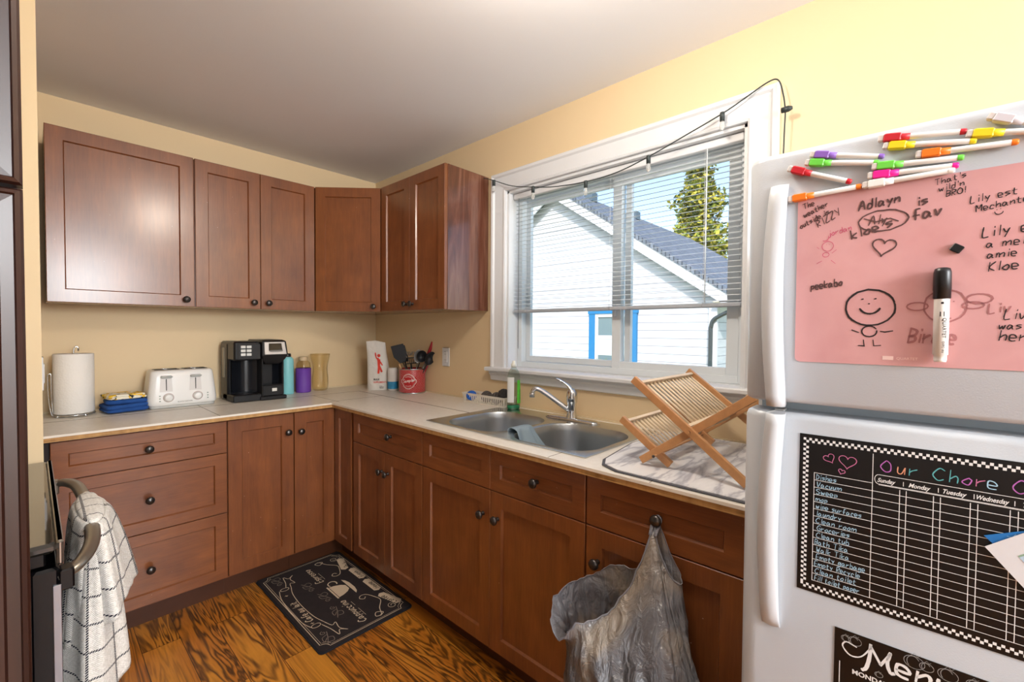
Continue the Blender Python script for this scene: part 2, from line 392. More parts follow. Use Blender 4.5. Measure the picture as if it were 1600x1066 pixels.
j.build('jamb', WHITE, win)
def ring_frame(mb, y0, y1, z0, z1, wd, x0, x1):
    mb.box(x0, x1, y0, y0+wd, z0, z1).box(x0, x1, y1-wd, y1, z0, z1).box(x0, x1, y0+wd, y1-wd, z0, z0+wd).box(x0, x1, y0+wd, y1-wd, z1-wd, z1)
f = MB(); ring_frame(f, wy(WY0)+.014, wy(WY1)-.014, .014, wz(WZ1)-.014, .03, .075, .145)
f.box(.12, .14, wy(-2.01), wy(-1.985), .044, wz(WZ1)-.044)
f.build('frame', VINYL, win, bevel=.002)
s1 = MB(); ring_frame(s1, wy(-2.055), wy(WY1)-.044, .046, wz(WZ1)-.044, .03, .112, .135)
s1 = s1.build('sash', VINYL, win, bevel=.002)
s2 = MB(); ring_frame(s2, wy(WY0)+.046, wy(-1.975), .03, wz(WZ1)-.04, .045, .084, .108)
s2 = s2.build('sash', VINYL, win, bevel=.002)
MB().box(.122, .124, wy(-2.04), wy(WY1)-.07, .07, wz(WZ1)-.07).build('pane', GLASS, s1)
MB().box(.094, .096, wy(WY0)+.08, wy(-2.01), .07, wz(WZ1)-.08).build('pane', GLASS, s2)
MB().cbox(.078, .086, wy(-2.0), wy(-1.985), .28, .34, .003).build('latch', VINYL, s2)

# ---------------- venetian blind
bl = thing('venetian_blind', 'white mini venetian blind lowered two thirds down the kitchen window', 'blind', (.04, oy, WZ1-.016))
BW0, BW1 = -2.552-oy, -1.393-oy
MB().cbox(-.014, .014, BW0, BW1, -.03, 0, .003).build('headrail', WHITE, bl)
sl = MB(); nsl = 28; ztop, zbot = -.045, 1.437-(WZ1-.016)
for i in range(nsl):
    z = ztop+(zbot-ztop)*i/(nsl-1)
    rg = []
    for y in (BW0+.003, BW1-.003):
        rg.append([(x, y, z+.0016*(1-(x/.0125)**2)+x*.18) for x in (-.0125, -.006, 0, .006, .0125)])
    sl.loft(rg, False, False, True)
BLIND = mat('blind_slat', 'dfe3e6', .45)
sl.build('slats', BLIND, bl)
MB().cbox(-.013, .013, BW0, BW1, zbot-.026, zbot-.008, .004).build('bottom_rail', mat('grey_blind_rail', 'aab0b8', .4), bl)
for yy in (BW1-.09, -.02, BW0+.14):
    c = MB()
    for x in (-.0135, .0135): c.tube([(x, yy, -.03), (x, yy, zbot-.02)], .0007, 5)
    c.build('ladder_cord', WHITE, bl)
MB().tube([(-.02, BW1-.045, -.03), (-.022, BW1-.047, -.45), (-.02, BW1-.045, -.84)], .0016, 6).build('pull_cord', mat('grey_cord', '73787c', .5), bl)
MB().tube([(-.02, BW0+.13, -.03), (-.021, BW0+.131, -.3), (-.02, BW0+.131, -.63)], .0028, 6).build('tilt_wand', mat('clear_plastic', 'e8eef0', .15, alpha=.55), bl)

# ---------------- string lights
st = thing('string_lights', 'black cable of clear globe string lights looped across the top of the window trim', 'string lights', (-.03, -1.276, 2.155))
def sp(y, z, x=-.04): return (x+.03, y+1.276, z-2.155)
def catmull3(P, n=8):
    out = []
    for i in range(len(P)-1):
        p0 = P[max(i-1, 0)]; p1 = P[i]; p2 = P[i+1]; p3 = P[min(i+2, len(P)-1)]
        for q in range(n):
            t = q/n; out.append(tuple(.5*(2*b+(c-a)*t+(2*a-5*b+4*c-d)*t*t+(-a+3*b-3*c+d)*t**3) for a, b, c, d in zip(p0, p1, p2, p3)))
    return out+[P[-1]]
path = [sp(-1.13, 2.192, -.03), sp(-1.2, 2.178, -.035), sp(-1.295, 2.142), sp(-1.44, 2.08), sp(-1.587, 2.043), sp(-1.72, 2.016), sp(-1.9, 2.0), sp(-2.06, 2.005), sp(-2.208, 2.035), sp(-2.36, 2.078), sp(-2.495, 2.118), sp(-2.58, 2.152), sp(-2.645, 2.178), sp(-2.675, 2.172), sp(-2.69, 2.12), sp(-2.698, 2.06, -.045), sp(-2.697, 2.0, -.045), sp(-2.695, 1.9, -.045), sp(-2.69, 1.7, -.045)]
MB().tube(catmull3(path, 6), .0024, 6).build('cable', mat('dark_green_rubber', '2c3434', .5), st)
for y, z in ((-1.305, 2.135), (-1.587, 2.04), (-1.903, 1.998), (-2.208, 2.033), (-2.495, 2.116)):
    c = sp(y, z); s_ = MB().lathe([(0, .006), (.008, .006), (.009, 0), (.0085, -.026), (0, -.026)], 12, c).build('socket', MAT['dark_green_rubber'], st)
    MB().lathe([(.006, -.026), (.0085, -.036), (.0095, -.046), (.007, -.056), (.001, -.061), (0, -.061)], 14, c).build('bulb', mat('bulb_glass', 'f4f4f0', .08, trans=.75, ior=1.2), s_)
c = sp(-2.70, 2.062, -.05); s_ = MB().lathe([(0, .014), (.009, .012), (.01, -.008), (.005, -.02), (0, -.02)], 12, c, 'y').build('socket', MAT['dark_green_rubber'], st)

# ================================================================== CABINETS
def shaker(mb, w, h, t=.02, s=.057):
    def rect(i, y): return [(i, y, i), (w-i, y, i), (w-i, y, h-i), (i, y, h-i)]
    e = .0018
    mb.loft([rect(0, 0), rect(0, -t+e), rect(e, -t), rect(s-.001, -t), rect(s+.0025, -t+.006), rect(s+.0035, -t+.0095)], True, True, False)
    return mb
def shaker_door(w, h, parent, x, z, y=0, horiz=False, s=.057, name='door', knob=None, label=None):
    o = shaker(MB(), w, h, s=s).build(name, WOODH if horiz else WOODV, parent); o.location = (x, y, z)
    if knob:
        kx, kz = knob
        kb = MB().lathe([(0, 0), (.0085, 0), (.007, -.004), (.0055, -.012), (.007, -.016), (.0145, -.019), (.0165, -.023), (.0155, -.028), (.010, -.0315), (0, -.033)], 18, axis='y').build('knob', KNOB, o)
        kb.location = (kx, -.0195, kz)
    return o
g = .003
# --- wall cabinets
DU, ZB, ZT = .3133, 1.4264, 2.1812
HB = ZT-ZB
def wallcab(name, label, x0, w, group='wall cabinets over the worktop', loc=None, rz=0, depth=None):
    t = thing('wall_cabinet', label, 'cabinet', loc or (x0, -DU+.02, ZB), rz, group)
    return t
t = wallcab('w', 'wide single-door brown wall cabinet at the far left, above the toaster', -1.731, .528)
MB().box(0, .528, .0005, DU-.021, .0, HB).build('body', WOODV, t)
shaker_door(.528-g*1.2, HB, t, 0, 0, knob=(.488, .035))
t = wallcab('w', 'brown wall cabinet with two narrow doors, above the coffee maker', -1.2026, .61)
MB().box(0, .61, .0005, DU-.021, 0, HB).build('body', WOODV, t)
shaker_door(.3065-g, HB, t, g*.6, 0, knob=(.3065-.04, .035))
shaker_door(.3035-g, HB, t, .3065+g*.4, 0, knob=(.036, .035))
# corner diagonal
t = thing('wall_cabinet', 'diagonal corner wall cabinet with one door, where the two walls meet', 'cabinet', (-.5925, -DU, ZB), -PI/4+.004, 'wall cabinets over the worktop')
dl = math.hypot(.5925-.3133, .5996-.3133)
# body polygon in world -> local
def loc2(px, py, o=(-.5925, -DU), a=-PI/4+.004):
    dx, dy = px-o[0], py-o[1]; return (dx*math.cos(a)+dy*math.sin(a), -dx*math.sin(a)+dy*math.cos(a))
poly = [loc2(*p) for p in ((-.591, -.001), (-.591, -DU+.025), (-.575, -DU+.010), (-.3133+.01, -.575), (-.3133+.025, -.5985), (-.001, -.5985), (-.001, -.001))]
MB().prism(poly, 'z', 0, HB).build('body', WOODV, t)
shaker_door(dl-.006, HB, t, .003, 0, y=.018, knob=(dl-.045, .03))
# right-hand pair
t = thing('wall_cabinet', 'brown wall cabinet with two doors and a glossy end panel, beside the window', 'cabinet', (-DU+.02, -.6005, ZB), -PI/2, 'wall cabinets over the worktop')
WR = 1.2227-.6005
MB().box(0, WR-.012, .0005, DU-.021, 0, HB).build('body', WOODV, t)
MB().box(WR-.012, WR, -.0002, DU-.021, -.001, HB).build('end_panel', MAT['cabinet_end_veneer'], t)
shaker_door(.305-g, HB, t, .002, 0, knob=(.305-.03, .036))
shaker_door(WR-.305-g, HB, t, .305, 0, knob=(.032, .036))
# --- base cabinets
DB = .6157; ZTOP = .879; Z1, Z2, Z3 = .7186, .4301, .1121; YT = -.5327
def base(label, x, w, rz=0, loc=None, name='base_cabinet'):
    t = thing(name, label, 'cabinet', loc or (x, -DB+.02, 0), rz, 'base cabinets under the worktop')
    d = DB-.021
    MB().box(0, .016, .0005, d, .105, ZTOP).box(w-.016, w, .0005, d, .105, ZTOP).box(.016, w-.016, .0005, d, .105, .121).box(.016, w-.016, d-.008, d, .121, ZTOP).box(.016, w-.016, .0005, .018, .68, ZTOP).box(w/2-.02, w/2+.02, .0005, .018, .121, .68).build('body', WOODV, t)
    MB().box(0, w, DB-.02-.5327, d, 0, .105).build('toe_kick', mat('toe_kick_wood', '4a2610', .45, var=.2), t)
    return t
KX = .3
t = base('base cabinet with three stacked drawers, below the toaster', -1.7345, .591)
for z0, z1 in ((Z1, .872), (Z2, Z1), (Z3, Z2)):
    shaker_door(.591-g, z1-z0-g, t, 0, z0+g, horiz=True, s=.05, name='drawer', knob=(.295, (z1-z0)/2-.002))
MB().box(-.026, -.001, .01, DB-.03, .105, ZTOP).build('filler_strip', mat('dark_gap_board', '1e1210', .6), t)
t = base('narrow single-door base cabinet below the coffee maker', -1.1432, .307)
shaker_door(.307-g, .872-Z3-g, t, g*.4, Z3+g, s=.06, knob=(.307-.035, .66))
# corner cabinet with a folding door on both legs
t = thing('corner_base_cabinet', 'inside corner base cabinet with a two-leaf folding door', 'cabinet', (-.8355, -DB+.02, 0), 0, 'base cabinets under the worktop')
def lc(x, y): return (x+.8355, y+DB-.02)
MB().prism([lc(-.8345, -.001), lc(-.8345, -DB+.021), lc(-DB+.021, -DB+.021), lc(-DB+.021, -.8290), lc(-.001, -.8290), lc(-.001, -.001)], 'z', .105, ZTOP).build('body', WOODV, t)
MB().prism([lc(-.8345, -.001), lc(-.8345, YT), lc(YT, YT), lc(YT, -.8290), lc(-.001, -.8290), lc(-.001, -.001)], 'z', 0, .105).build('toe_kick', MAT['toe_kick_wood'], t)
shaker_door(.8355-DB-.002, .872-Z3-g, t, g*.5, Z3+g, s=.062, knob=(.03, .655))
o = shaker_door(.8299-DB-.022, .872-Z3-g, t, .8355-DB+.02, Z3+g, s=.05); o.rotation_euler = (0, 0, -PI/2); o.location = (.8355-DB+.02, -.021, Z3+g)
def rbase(label, y0, y1): return base(label, 0, y0-y1, -PI/2, (-DB+.02, y0, 0))
t = rbase('base cabinet with one drawer over two narrow doors, beside the inside corner', -.8305, -1.4500); w_ = .6195
shaker_door(w_-g, .872-.717-g, t, g*.5, .717+g, horiz=True, s=.05, name='drawer', knob=(w_*.59, .085))
shaker_door(w_*.505-g, .717-Z3-g, t, g*.5, Z3+g, knob=(w_*.505-.028, .505)); shaker_door(w_*.495-g, .717-Z3-g, t, w_*.505, Z3+g, knob=(.03, .505))
t = rbase('wide sink base cabinet with two doors under two drawer fronts', -1.4510, -2.2995); a_ = 1.8774-1.451; b_ = 2.2995-1.8774
shaker_door(a_-g, .152, t, g*.5, .717+g, horiz=True, s=.05, name='drawer_front'); shaker_door(b_-g, .152, t, a_, .717+g, horiz=True, s=.05, name='drawer_front', knob=(.225, .082))
shaker_door(a_-g, .717-Z3-g, t, g*.5, Z3+g, knob=(a_-.04, .505)); shaker_door(b_-g, .717-Z3-g, t, a_, Z3+g, knob=(.04, .505))
t = rbase('base cabinet with one drawer over one door, next to the fridge', -2.3005, -2.755); w_ = .4545
dr = shaker_door(w_-g, .152, t, g*.5, .717+g, horiz=True, s=.05, name='drawer', knob=(.235, .085))
shaker_door(w_-g, .717-Z3-g, t, g*.5, Z3+g, knob=(.042, .5))

# ---------------- worktop (L-shaped, hole for the sink)
ZW = .906; DC = .642
def rects(): return [(-1.7545, -.002, -DC, -.002), (-DC, -.002, -1.44, -DC), (-DC, -.56, -2.245, -1.44), (-.075, -.002, -2.245, -1.44), (-DC, -.002, -2.76, -2.245)]
wt = thing('worktop', 'L-shaped beige tiled worktop with a bare plywood front edge', 'worktop', (-DC, -DC, ZTOP+.001))
top = MB(); ply = MB()
for x0, x1, y0, y1 in rects():
    top.box(x0+DC, x1+DC, y0+DC, y1+DC, .0215, ZW-ZTOP-.001)
    ply.box(x0+DC, x1+DC, y0+DC, y1+DC, 0.0, .0214)
top.build('tile_surface', COUNTER, wt); ply.build('plywood_core', PLY, wt)
def seg(x0, x1, y0, y1, h=.0004):
    MB().box(x0+DC, x1+DC, y0+DC, y1+DC, ZW-ZTOP-.0012, ZW-ZTOP-.001+h).build('grout_seam', mat('dark_grout', '6a5a44', .8, var=.3, vscale=30), wt)
seg(-1.7545, -.30, -.303, -.298); seg(-.303, -.298, -1.44, -.303)
for x in (-1.18,): seg(x-.0012, x+.0012, -DC, -.01)
seg(-.6015, -.599, -DC+.0, -.303); seg(-DC, -.302, -.6015, -.599)
for y in (-1.44,): pass
seg(-DC, -.56, -2.171, -2.169); seg(-DC, -.3, -2.52, -2.518)
lip = MB(); lip.box(-1.7545+DC, 0, -.0035, .0, .017, ZW-ZTOP-.001); lip.box(-.0035, 0, -2.76+DC, 0, .017, ZW-ZTOP-.001)
lip.build('front_lip', mat('white_tile_lip', 'e6dfd2', .4, var=.1), wt)
sc1 = MB(); sc1.box(-1.7545+DC, -.002+DC, -.008+DC, -.002+DC, ZW-ZTOP-.001, .034).box(-.008+DC, -.002+DC, -2.76+DC, -.008+DC, ZW-ZTOP-.001, .034)
sc1.build('caulk_bead', mat('caulk', 'd8c6a2', .5), wt)

# ---------------- sink
def rrect(cx, cy, hx, hy, r, n=40, p=None):
    pts = []
    q = n//4
    for k_, (sx, sy, a0) in enumerate(((1, 1, 0), (-1, 1, PI/2), (-1, -1, PI), (1, -1, 3*PI/2))):
        for i in range(q):
            a = a0+PI/2*i/(q-1); pts.append((cx+sx*(hx-r)+r*math.cos(a), cy+sy*(hy-r)+r*math.sin(a)))
    return pts
sk = thing('kitchen_sink', 'stainless steel double-bowl sink set into the worktop under the window', 'sink', (-.31, -1.842, ZW+.001))
def sl_(x, y): return (x+.31, y+1.842)
rim = MB()
for (y0, y1, hy0, hy1) in ((-2.268, -1.848, -2.243, -1.868), (-1.848, -1.418, -1.828, -1.476)):
    ax0, ax1 = -.572, -.048; q = 40
    hx0, hx1 = -.548, -.158
    cx, cy = (hx0+hx1)/2, (hy0+hy1)/2; hx, hy = (hx1-hx0)/2, (hy1-hy0)/2
    hole = rrect(cx, cy, hx, hy, .115, q)
    outer = []
    rr = .03
    for k_, (x, y) in enumerate(hole):
        # project to rectangle boundary radially
        dx, dy = x-cx, y-cy; sx_ = ((ax1-cx) if dx > 0 else (cx-ax0))/max(abs(dx), 1e-6); sy_ = ((y1-cy) if dy > 0 else (cy-y0))/max(abs(dy), 1e-6)
        s_ = min(sx_, sy_); outer.append((cx+dx*s_, cy+dy*s_))
    # snap closest to corners
    for c0 in ((ax0, y0), (ax0, y1), (ax1, y0), (ax1, y1)):
        i_ = min(range(q), key=lambda i: math.hypot(outer[i][0]-c0[0], outer[i][1]-c0[1])); outer[i_] = c0
    # bowl
    def R_(pts, z): return [sl_(*p)+(z,) for p in pts]
    mid = [tuple(h+(o_-h)*.12 for h, o_ in zip(a, b)) for a, b in zip(hole, outer)]
    low = [(ax0-.001 if x <= ax0+1e-6 else (ax1+.001 if x >= ax1-1e-6 else x), y) for x, y in outer]
    rim.loft([R_(outer, .003), R_(mid, .0035), R_(hole, .002)])
    b = MB(); rings = []
    for off, z, r in ((0, .002, .115), (.004, -.006, .112), (.008, -.03, .108), (.014, -.11, .1), (.026, -.155, .09), (.05, -.178, .07), (.09, -.184, .05)):
        rings.append(R_(rrect(cx, cy, hx-off, hy-off, min(r, hx-off-.001, hy-off-.001), q), z))
    dr_ = .036
    rings.append([sl_(cx+dr_*math.cos(2*PI*i/q), cy+dr_*math.sin(2*PI*i/q))+(-.187,) for i in range(q)])
    rings.append([sl_(cx, cy)+(-.190,)]*q)
    b.loft(rings); bo = b.build('bowl', STEEL, sk)
    MB().lathe([(0, -.182), (.02, -.181), (.038, -.184), (.04, -.187)], 24, sl_(cx, cy)+(0,)).build('drain', CHROME, bo)
# outer skirt of rim
sk_o = [(-.572, -2.268), (-.048, -2.268), (-.048, -1.418), (-.572, -1.418)]
rim.loft([[sl_(*p)+(z,) for p in [(x*1+(.0 if True else 0), y) for x, y in sk_o]] for z in (.003, .0)], True, False, False)
rim.build('rim', RIMSTEEL, sk)
# ---------------- faucet
fc = thing('faucet', 'chrome single-lever kitchen faucet with a swivel spout behind the sink', 'faucet', (-.108, -1.886, ZW+.005))
b = MB(); ring = rrect(0, 0, .027, .143, .026, 40)
b.loft([[(x*s_, y*s_, z) for x, y in ring] for s_, z in ((1, 0), (1, .003), (.93, .009), (.6, .012), (.01, .0125))]); b.build('base_plate', CHROME, fc)
MB().lathe([(.026, .008), (.024, .02), (.021, .03), (.021, .075), (.024, .082), (.0255, .1), (.024, .12), (.018, .136), (.009, .143), (0, .144)], 24).build('faucet_body', CHROME, fc)
sp_ = [(-.008, .012, .045), (-.03, .045, .072), (-.058, .088, .108), (-.078, .118, .13), (-.088, .134, .137), (-.096, .146, .132), (-.099, .151, .118), (-.0995, .152, .106)]
MB().tube(catmull3(sp_, 4), [.0115]*12+[.0105]*10+[.0115]*(len(catmull3(sp_, 4))-22), 14).build('spout', CHROME, fc)
MB().lathe([(0, .098), (.0125, .098), (.013, .116), (.0115, .118)], 16, (-.0995, .152, 0)).build('aerator', CHROME, fc)
hp = [(0, -.002, .13), (-.004, .012, .15), (-.012, .032, .166), (-.02, .052, .178), (-.027, .07, .184)]
h_ = catmull3(hp, 4)
MB().tube(h_, [.017-.010*min(1, i/8) for i in range(len(h_))], 12, flat=(1.1, .7)).build('lever_handle', CHROME, fc)
# ---------------- dish cloth over the divider
CLOTHB = None
k = NB('blue_grey_knit_cloth'); a = k.noise(k.map(k.tc.outputs['Object'], (1, 1, 1)), 260, 2); wv = k.n.new('ShaderNodeTexWave'); wv.inputs['Scale'].default_value = 160; wv.inputs['Distortion'].default_value = 1.5; k.put(wv.inputs['Vector'], k.tc.outputs['Object'])
k.bump(wv.outputs['Fac'], .6, .003); CLOTHB = k.out(k.mix(wv.outputs['Fac'], L('7f98a8'), L('aabac2')), .9)
dc = MB()
def f_(u, v):
    # over the divider (y=-1.848), hanging mostly into the right bowl
    s = (u-.3)*.2; wfold = .011*math.sin(v*11+u*2)*min(1, abs(s)*14)
    spread = (v-.5)*(.085+.12*max(0, u-.3))
    if s < -.012: y = .018-(wfold)*.6; z = .012+(s+.012)*.95
    elif s < .03: y = .014-(s+.012)*1.05; z = .0125+.004*math.sin((s+.012)/.042*PI)
    else: y = -.032-(s-.03)*.5-wfold; z = .0115-(s-.03)*.98
    return (spread+.02*u, y, z)
o = dc.sheet(f_, 24, 24).build('dish_cloth', CLOTHB, None, solid=.003); o.location = (-.435, -1.848, ZW+.003)
tag(o, 'blue-grey knitted dish cloth draped over the divider of the steel sink', 'cloth')

# ================================================================== FRIDGE
FA = math.atan2(-1, .028); FD = Vector((.028, -1, 0)).normalized(); FP = Vector((-.87, -2.812, 0))
fr = thing('refrigerator', 'white two-door refrigerator with the freezer on top, covered in boards and pens', 'refrigerator', FP, FA)
FW = .76
MB().cbox(.008, FW-.008, .075, .74, .03, 1.625, .008).build('body', FRIDGE, fr)
MB().box(.02, FW-.02, .055, .076, .05, 1.62).build('door_gasket', mat('pale_blue_gasket', 'c8d6e0', .5), fr)
def fdoor(name, z0, z1):
    n = 8; pts = []
    for a0, cx, cy in ((PI, .03, .03), (3*PI/2, FW-.03, .03)):
        for i in range(n+1):
            a = a0+PI/2*i/n; pts.append((cx+.03*math.cos(a), cy+.03*math.sin(a)))
    pts += [(FW, .062), (0, .062)]
    cx, cy = FW/2, .04
    def ringat(ins, z): return [(cx+(x-cx)*(1-ins/(FW/2)), max(y, 0)+(ins if y < .03 else 0)*(1-y/.03), z) for x, y in pts]
    return MB().loft([ringat(.008, z0), ringat(.002, z0+.003), ringat(0, z0+.008), ringat(0, z1-.012), ringat(.003, z1-.004), ringat(.01, z1)], True, True, True).build(name, FRIDGE, fr)
d1 = fdoor('freezer_door', 1.192, 1.636); d2 = fdoor('fridge_door', .10, 1.174)
MB().cbox(.02, FW-.02, .04, .08, .02, .095, .004).build('kick_grille', FRIDGE_H, fr)
def handle(parent, z0, z1, sgn):
    rings = []; n = 22
    for i in range(n+1):
        t = i/n; z = z0+(z1-z0)*t
        s = t if sgn > 0 else 1-t      # s=1 at the free end near the gap
        out = .012+.030*math.sin(min(1, s*1.15)*PI*.5)**1.2
        if s < .05: out = .002+.01*s/.05
        wd = .0145+.002*math.sin(s*PI)
        sh = -.007*math.sin(s*PI)+.006*s
        c = .053+sh
        inner = -out+.016
        rings.append([(c-wd*.55, -.0, z), (c-wd, -out*.75, z), (c-wd*.8, -out, z), (c, -out-.004, z), (c+wd*.8, -out, z), (c+wd, -out*.75, z), (c+wd*.75, -.0, z)])
    MB().loft(rings, True, True, True).build('door_handle', FRIDGE_H, parent)
handle(d1, 1.189, 1.577, -1); handle(d2, .786, 1.176, 1)
MB().cbox(.05, .066, .005, .03, 1.1745, 1.178, .001).build('hinge_slot', mat('grey_slot', '8f8f8c', .5), d2)
def onf(name, label, cat, u, z, off=0, group=None, ang=0):
    p = FP+FD*u; o = thing(name, label, cat, (p.x, p.y, z), FA, group)
    nrm = Vector((FD.y, -FD.x, 0)); o.location = p+nrm*off+Vector((0, 0, z))
    if ang: o.rotation_euler = (0, ang, FA)
    return o
def rr_poly(w, h, r, n=6):
    p = []
    for cx, cy, a0 in ((w-r, h-r, 0), (r, h-r, PI/2), (r, r, PI), (w-r, r, 3*PI/2)):
        for i in range(n+1): a = a0+PI/2*i/n; p.append((cx+r*math.cos(a), cy+r*math.sin(a)))
    return p
# --- pink board
pb = onf('whiteboard', 'pink magnetic dry-erase board full of handwriting, on the freezer door', 'board', .081, 1.266)
PBM = None
k = NB('pink_board_face'); a = k.noise(k.tc.outputs['Object'], 9, 4, .3); PBM = k.out(k.ramp(a, [(.3, 'cf9797'), (.5, 'd7a2a2'), (.75, 'd09a99')]), .35)
MB().prism(rr_poly(.44, .283, .008), 'y', -.0015, -.0002).build('board_face', PBM, pb)
bx0, bz0 = .081, 1.266
def pl(off): return lambda u, v: (u-bx0, -off, v-bz0)
T = text_strokes
def fu(px0, px1, v0, v1): return None
m1 = MB()    # dark ink
def note(mb, nm, mt): mb.build(nm, mt, pb); return MB()
ink(m1, [circle_pts(.182, 1.357, .031, .0285, .3, 2*PI+.35, 28, .0006)], .0028, pl(.0021))
ink(m1, [circle_pts(.182, 1.362, .014, .015, PI*1.15, PI*1.87, 10)], .0028, pl(.0021))
ink(m1, [[(.172, 1.3705), (.174, 1.371)], [(.188, 1.3705), (.190, 1.371)], [(.1805, 1.363), (.182, 1.363)]], .0026, pl(.0021))
ink(m1, [circle_pts(.182, 1.319, .0095, .0085, .5, 2*PI+.2, 14), [(.16, 1.321), (.169, 1.317)], [(.196, 1.319), (.201, 1.318), (.211, 1.320)], [(.175, 1.305), (.176, 1.296), (.168, 1.296), (.177, 1.295)], [(.187, 1.305), (.188, 1.296), (.197, 1.297)]], .002, pl(.0021))
def wr(mb, s, u, v, h, wd, ang=0, sp=1., off=.0021, slant=.15): ink(mb, T(s, u, v, h, ang, slant, sp), wd, pl(off))
m1 = note(m1, 'smiley_drawing', INK)
wr(m1, "That's", .254, 1.535, .0085, .0011, .18); wr(m1, "wild'n", .258, 1.525, .0085, .0011, .16); wr(m1, "BRO!", .266, 1.5165, .0085, .0013, .12)
m1 = note(m1, 'handwritten_note', INK)
wr(m1, "Lily est", .291, 1.502, .010, .0013, .12); wr(m1, "Mechante", .297, 1.489, .009, .0013, .14)
ink(m1, [circle_pts(.319, 1.486, .004, .004, PI, 2*PI, 8), [(.317, 1.4885), (.3172, 1.4893)], [(.3205, 1.4895), (.3207, 1.4902)]], .0012, pl(.0021))
m1 = note(m1, 'handwritten_note', INK)
wr(m1, "Lily est", .304, 1.452, .0135, .0017, .08); wr(m1, "a meil", .308, 1.437, .011, .0014, .05); wr(m1, "amie de", .309, 1.422, .0105, .0014, .05); wr(m1, "Kloe", .311, 1.404, .0125, .0016, .06)
m1 = note(m1, 'handwritten_note', INK)
wr(m1, "Liv", .327, 1.337, .013, .0014, .0); wr(m1, "was", .322, 1.323, .010, .0014, .0); wr(m1, "here", .323, 1.307, .014, .0016, .0)
m1.build('handwritten_note', INK, pb)
m2 = MB()    # faded ink
for s, u, v, h_w, a_w in (("The", .090, 1.528, .009, .3), ("weather", .091, 1.5135, .0085, .42), ("outside is", .086, 1.4955, .0085, .45), ("RIZZY", .111, 1.4945, .0115, .5)):
    wr(m2, s, u, v, h_w, .0017, a_w, .9)
m2 = note(m2, 'handwritten_note', mat('faded_brown_ink', '5c403e', .6))
wr(m2, "Adlayn", .165, 1.513, .0145, .0026, .1, .9); wr(m2, "is", .235, 1.508, .013, .0026, .15); wr(m2, "fav", .231, 1.487, .016, .0028, .15, 1.)
wr(m2, "kloe's", .157, 1.468, .014, .0027, .28, 1.15)
ink(m2, [circle_pts(.195, 1.493, .030, .016, .3, 2*PI+.5, 26, .0008), [(.172, 1.499), (.187, 1.492), (.204, 1.495), (.214, 1.489)]], .0022, pl(.0022))
wr(m2, "Aly", .178, 1.488, .014, .002, .0, .9)
m2 = note(m2, 'handwritten_note', mat('faded_brown_ink', '5c403e', .6))
ink(m2, [heart(.197, 1.452, .0155, -.2)], .0022, pl(.0022))
m2 = note(m2, 'heart_drawing', mat('faded_brown_ink', '5c403e', .6))
wr(m2, "peekabo", .103, 1.389, .0115, .0024, .13, .8)
ink(m2, [circle_pts(.176, 1.0, .001)], .0001, pl(.0022)) if False else None
m2.build('handwritten_note', mat('faded_brown_ink', '5c403e', .6), pb)
m3 = MB()
wr(m3, "Birdle", .228, 1.302, .022, .0034, -.02, .72, .0019)
ink(m3, [circle_pts(.268, 1.357, .023, .024, 0, 2*PI, 24, .0008), circle_pts(.238, 1.357, .012, .006, 0, 2*PI, 14), circle_pts(.303, 1.366, .013, .007, -.5, 2*PI-.5, 14), circle_pts(.297, 1.357, .011, .005, 0, 2*PI, 12), [(.262, 1.34), (.268, 1.336), (.275, 1.339)], [(.277, 1.363), (.278, 1.3632)]], .0022, pl(.0019))
wr(m3, "Liv", .312, 1.345, .013, .0019, .1, 1.1, .0019)
m3.build('smudged_handwriting', mat('smudged_mauve_ink', 'a86c6c', .6), pb)
m4_ = MB()
wr(m4_, "jordan", .126, 1.477, .009, .0009, .22, .9)
ink(m4_, [circle_pts(.125, 1.461, .008, .008, 0, 2*PI, 16, .0004), circle_pts(.1225, 1.447, .0045, .004, 0, 2*PI, 10), circle_pts(.121, 1.476, .005, .006, PI*1.3, 2*PI+.4, 8), [(.113, 1.458), (.110, 1.461)], [(.131, 1.449), (.137, 1.454)], [(.117, 1.437), (.110, 1.433)], [(.13, 1.437), (.136, 1.431)], [(.123, 1.4635), (.1233, 1.464)], [(.127, 1.4635), (.1273, 1.464)]], .0008, pl(.0021))
m4_.build('pink_handwriting', PINKINK, pb)
m5_ = MB(); m5_.prism([(.199-bx0, 1.2745-bz0), (.212-bx0, 1.2745-bz0), (.212-bx0, 1.2805-bz0), (.199-bx0, 1.2805-bz0)], 'y', -.0019, -.0016)
font_text(m5_, 'QUARTET', .2155, 1.2755, .0055, pl(.0019)); m5_.build('printed_logo', mat('pale_pink_print', 'f6d6d0', .5), pb)
# magnet + big marker
o = MB().cbox(-.0065, .0065, -.006, -.0018, -.0055, .0055, .001).build('square_magnet', BLACKP, None); p = FP+FD*.2785; o.location = (p.x, p.y, 1.4395); o.rotation_euler = (0, .62, FA)
tag(o, 'tiny black square magnet on the pink board', 'magnet')
bm_ = onf('marker_pen', 'thick black-capped white marker standing upright on the pink board', 'marker', .264, 1.275, .0125)
MB().lathe([(0, 0), (.0065, 0), (.0072, .003), (.0072, .010), (.0085, .0105), (.0085, .092)], 24).build('barrel', mat('marker_white', 'ecebe6', .35), bm_)
MB().lathe([(.0085, .0915), (.0098, .0925), (.0098, .104), (.0102, .1045), (.0098, .13), (.0085, .1355), (.005, .137), (0, .137)], 24).build('cap', BLACKP, bm_)
lb = MB()
def cyl(off=.0087): return lambda u, v: (off*math.sin(u/off), -off*math.cos(u/off), v)
font_text(lb, 'QUARTET', .0012, .064, .0065, cyl(), ang=-PI/2, bold=.0001); font_text(lb, 'EXPO dry', .0012, .030, .004, cyl(), ang=-PI/2)
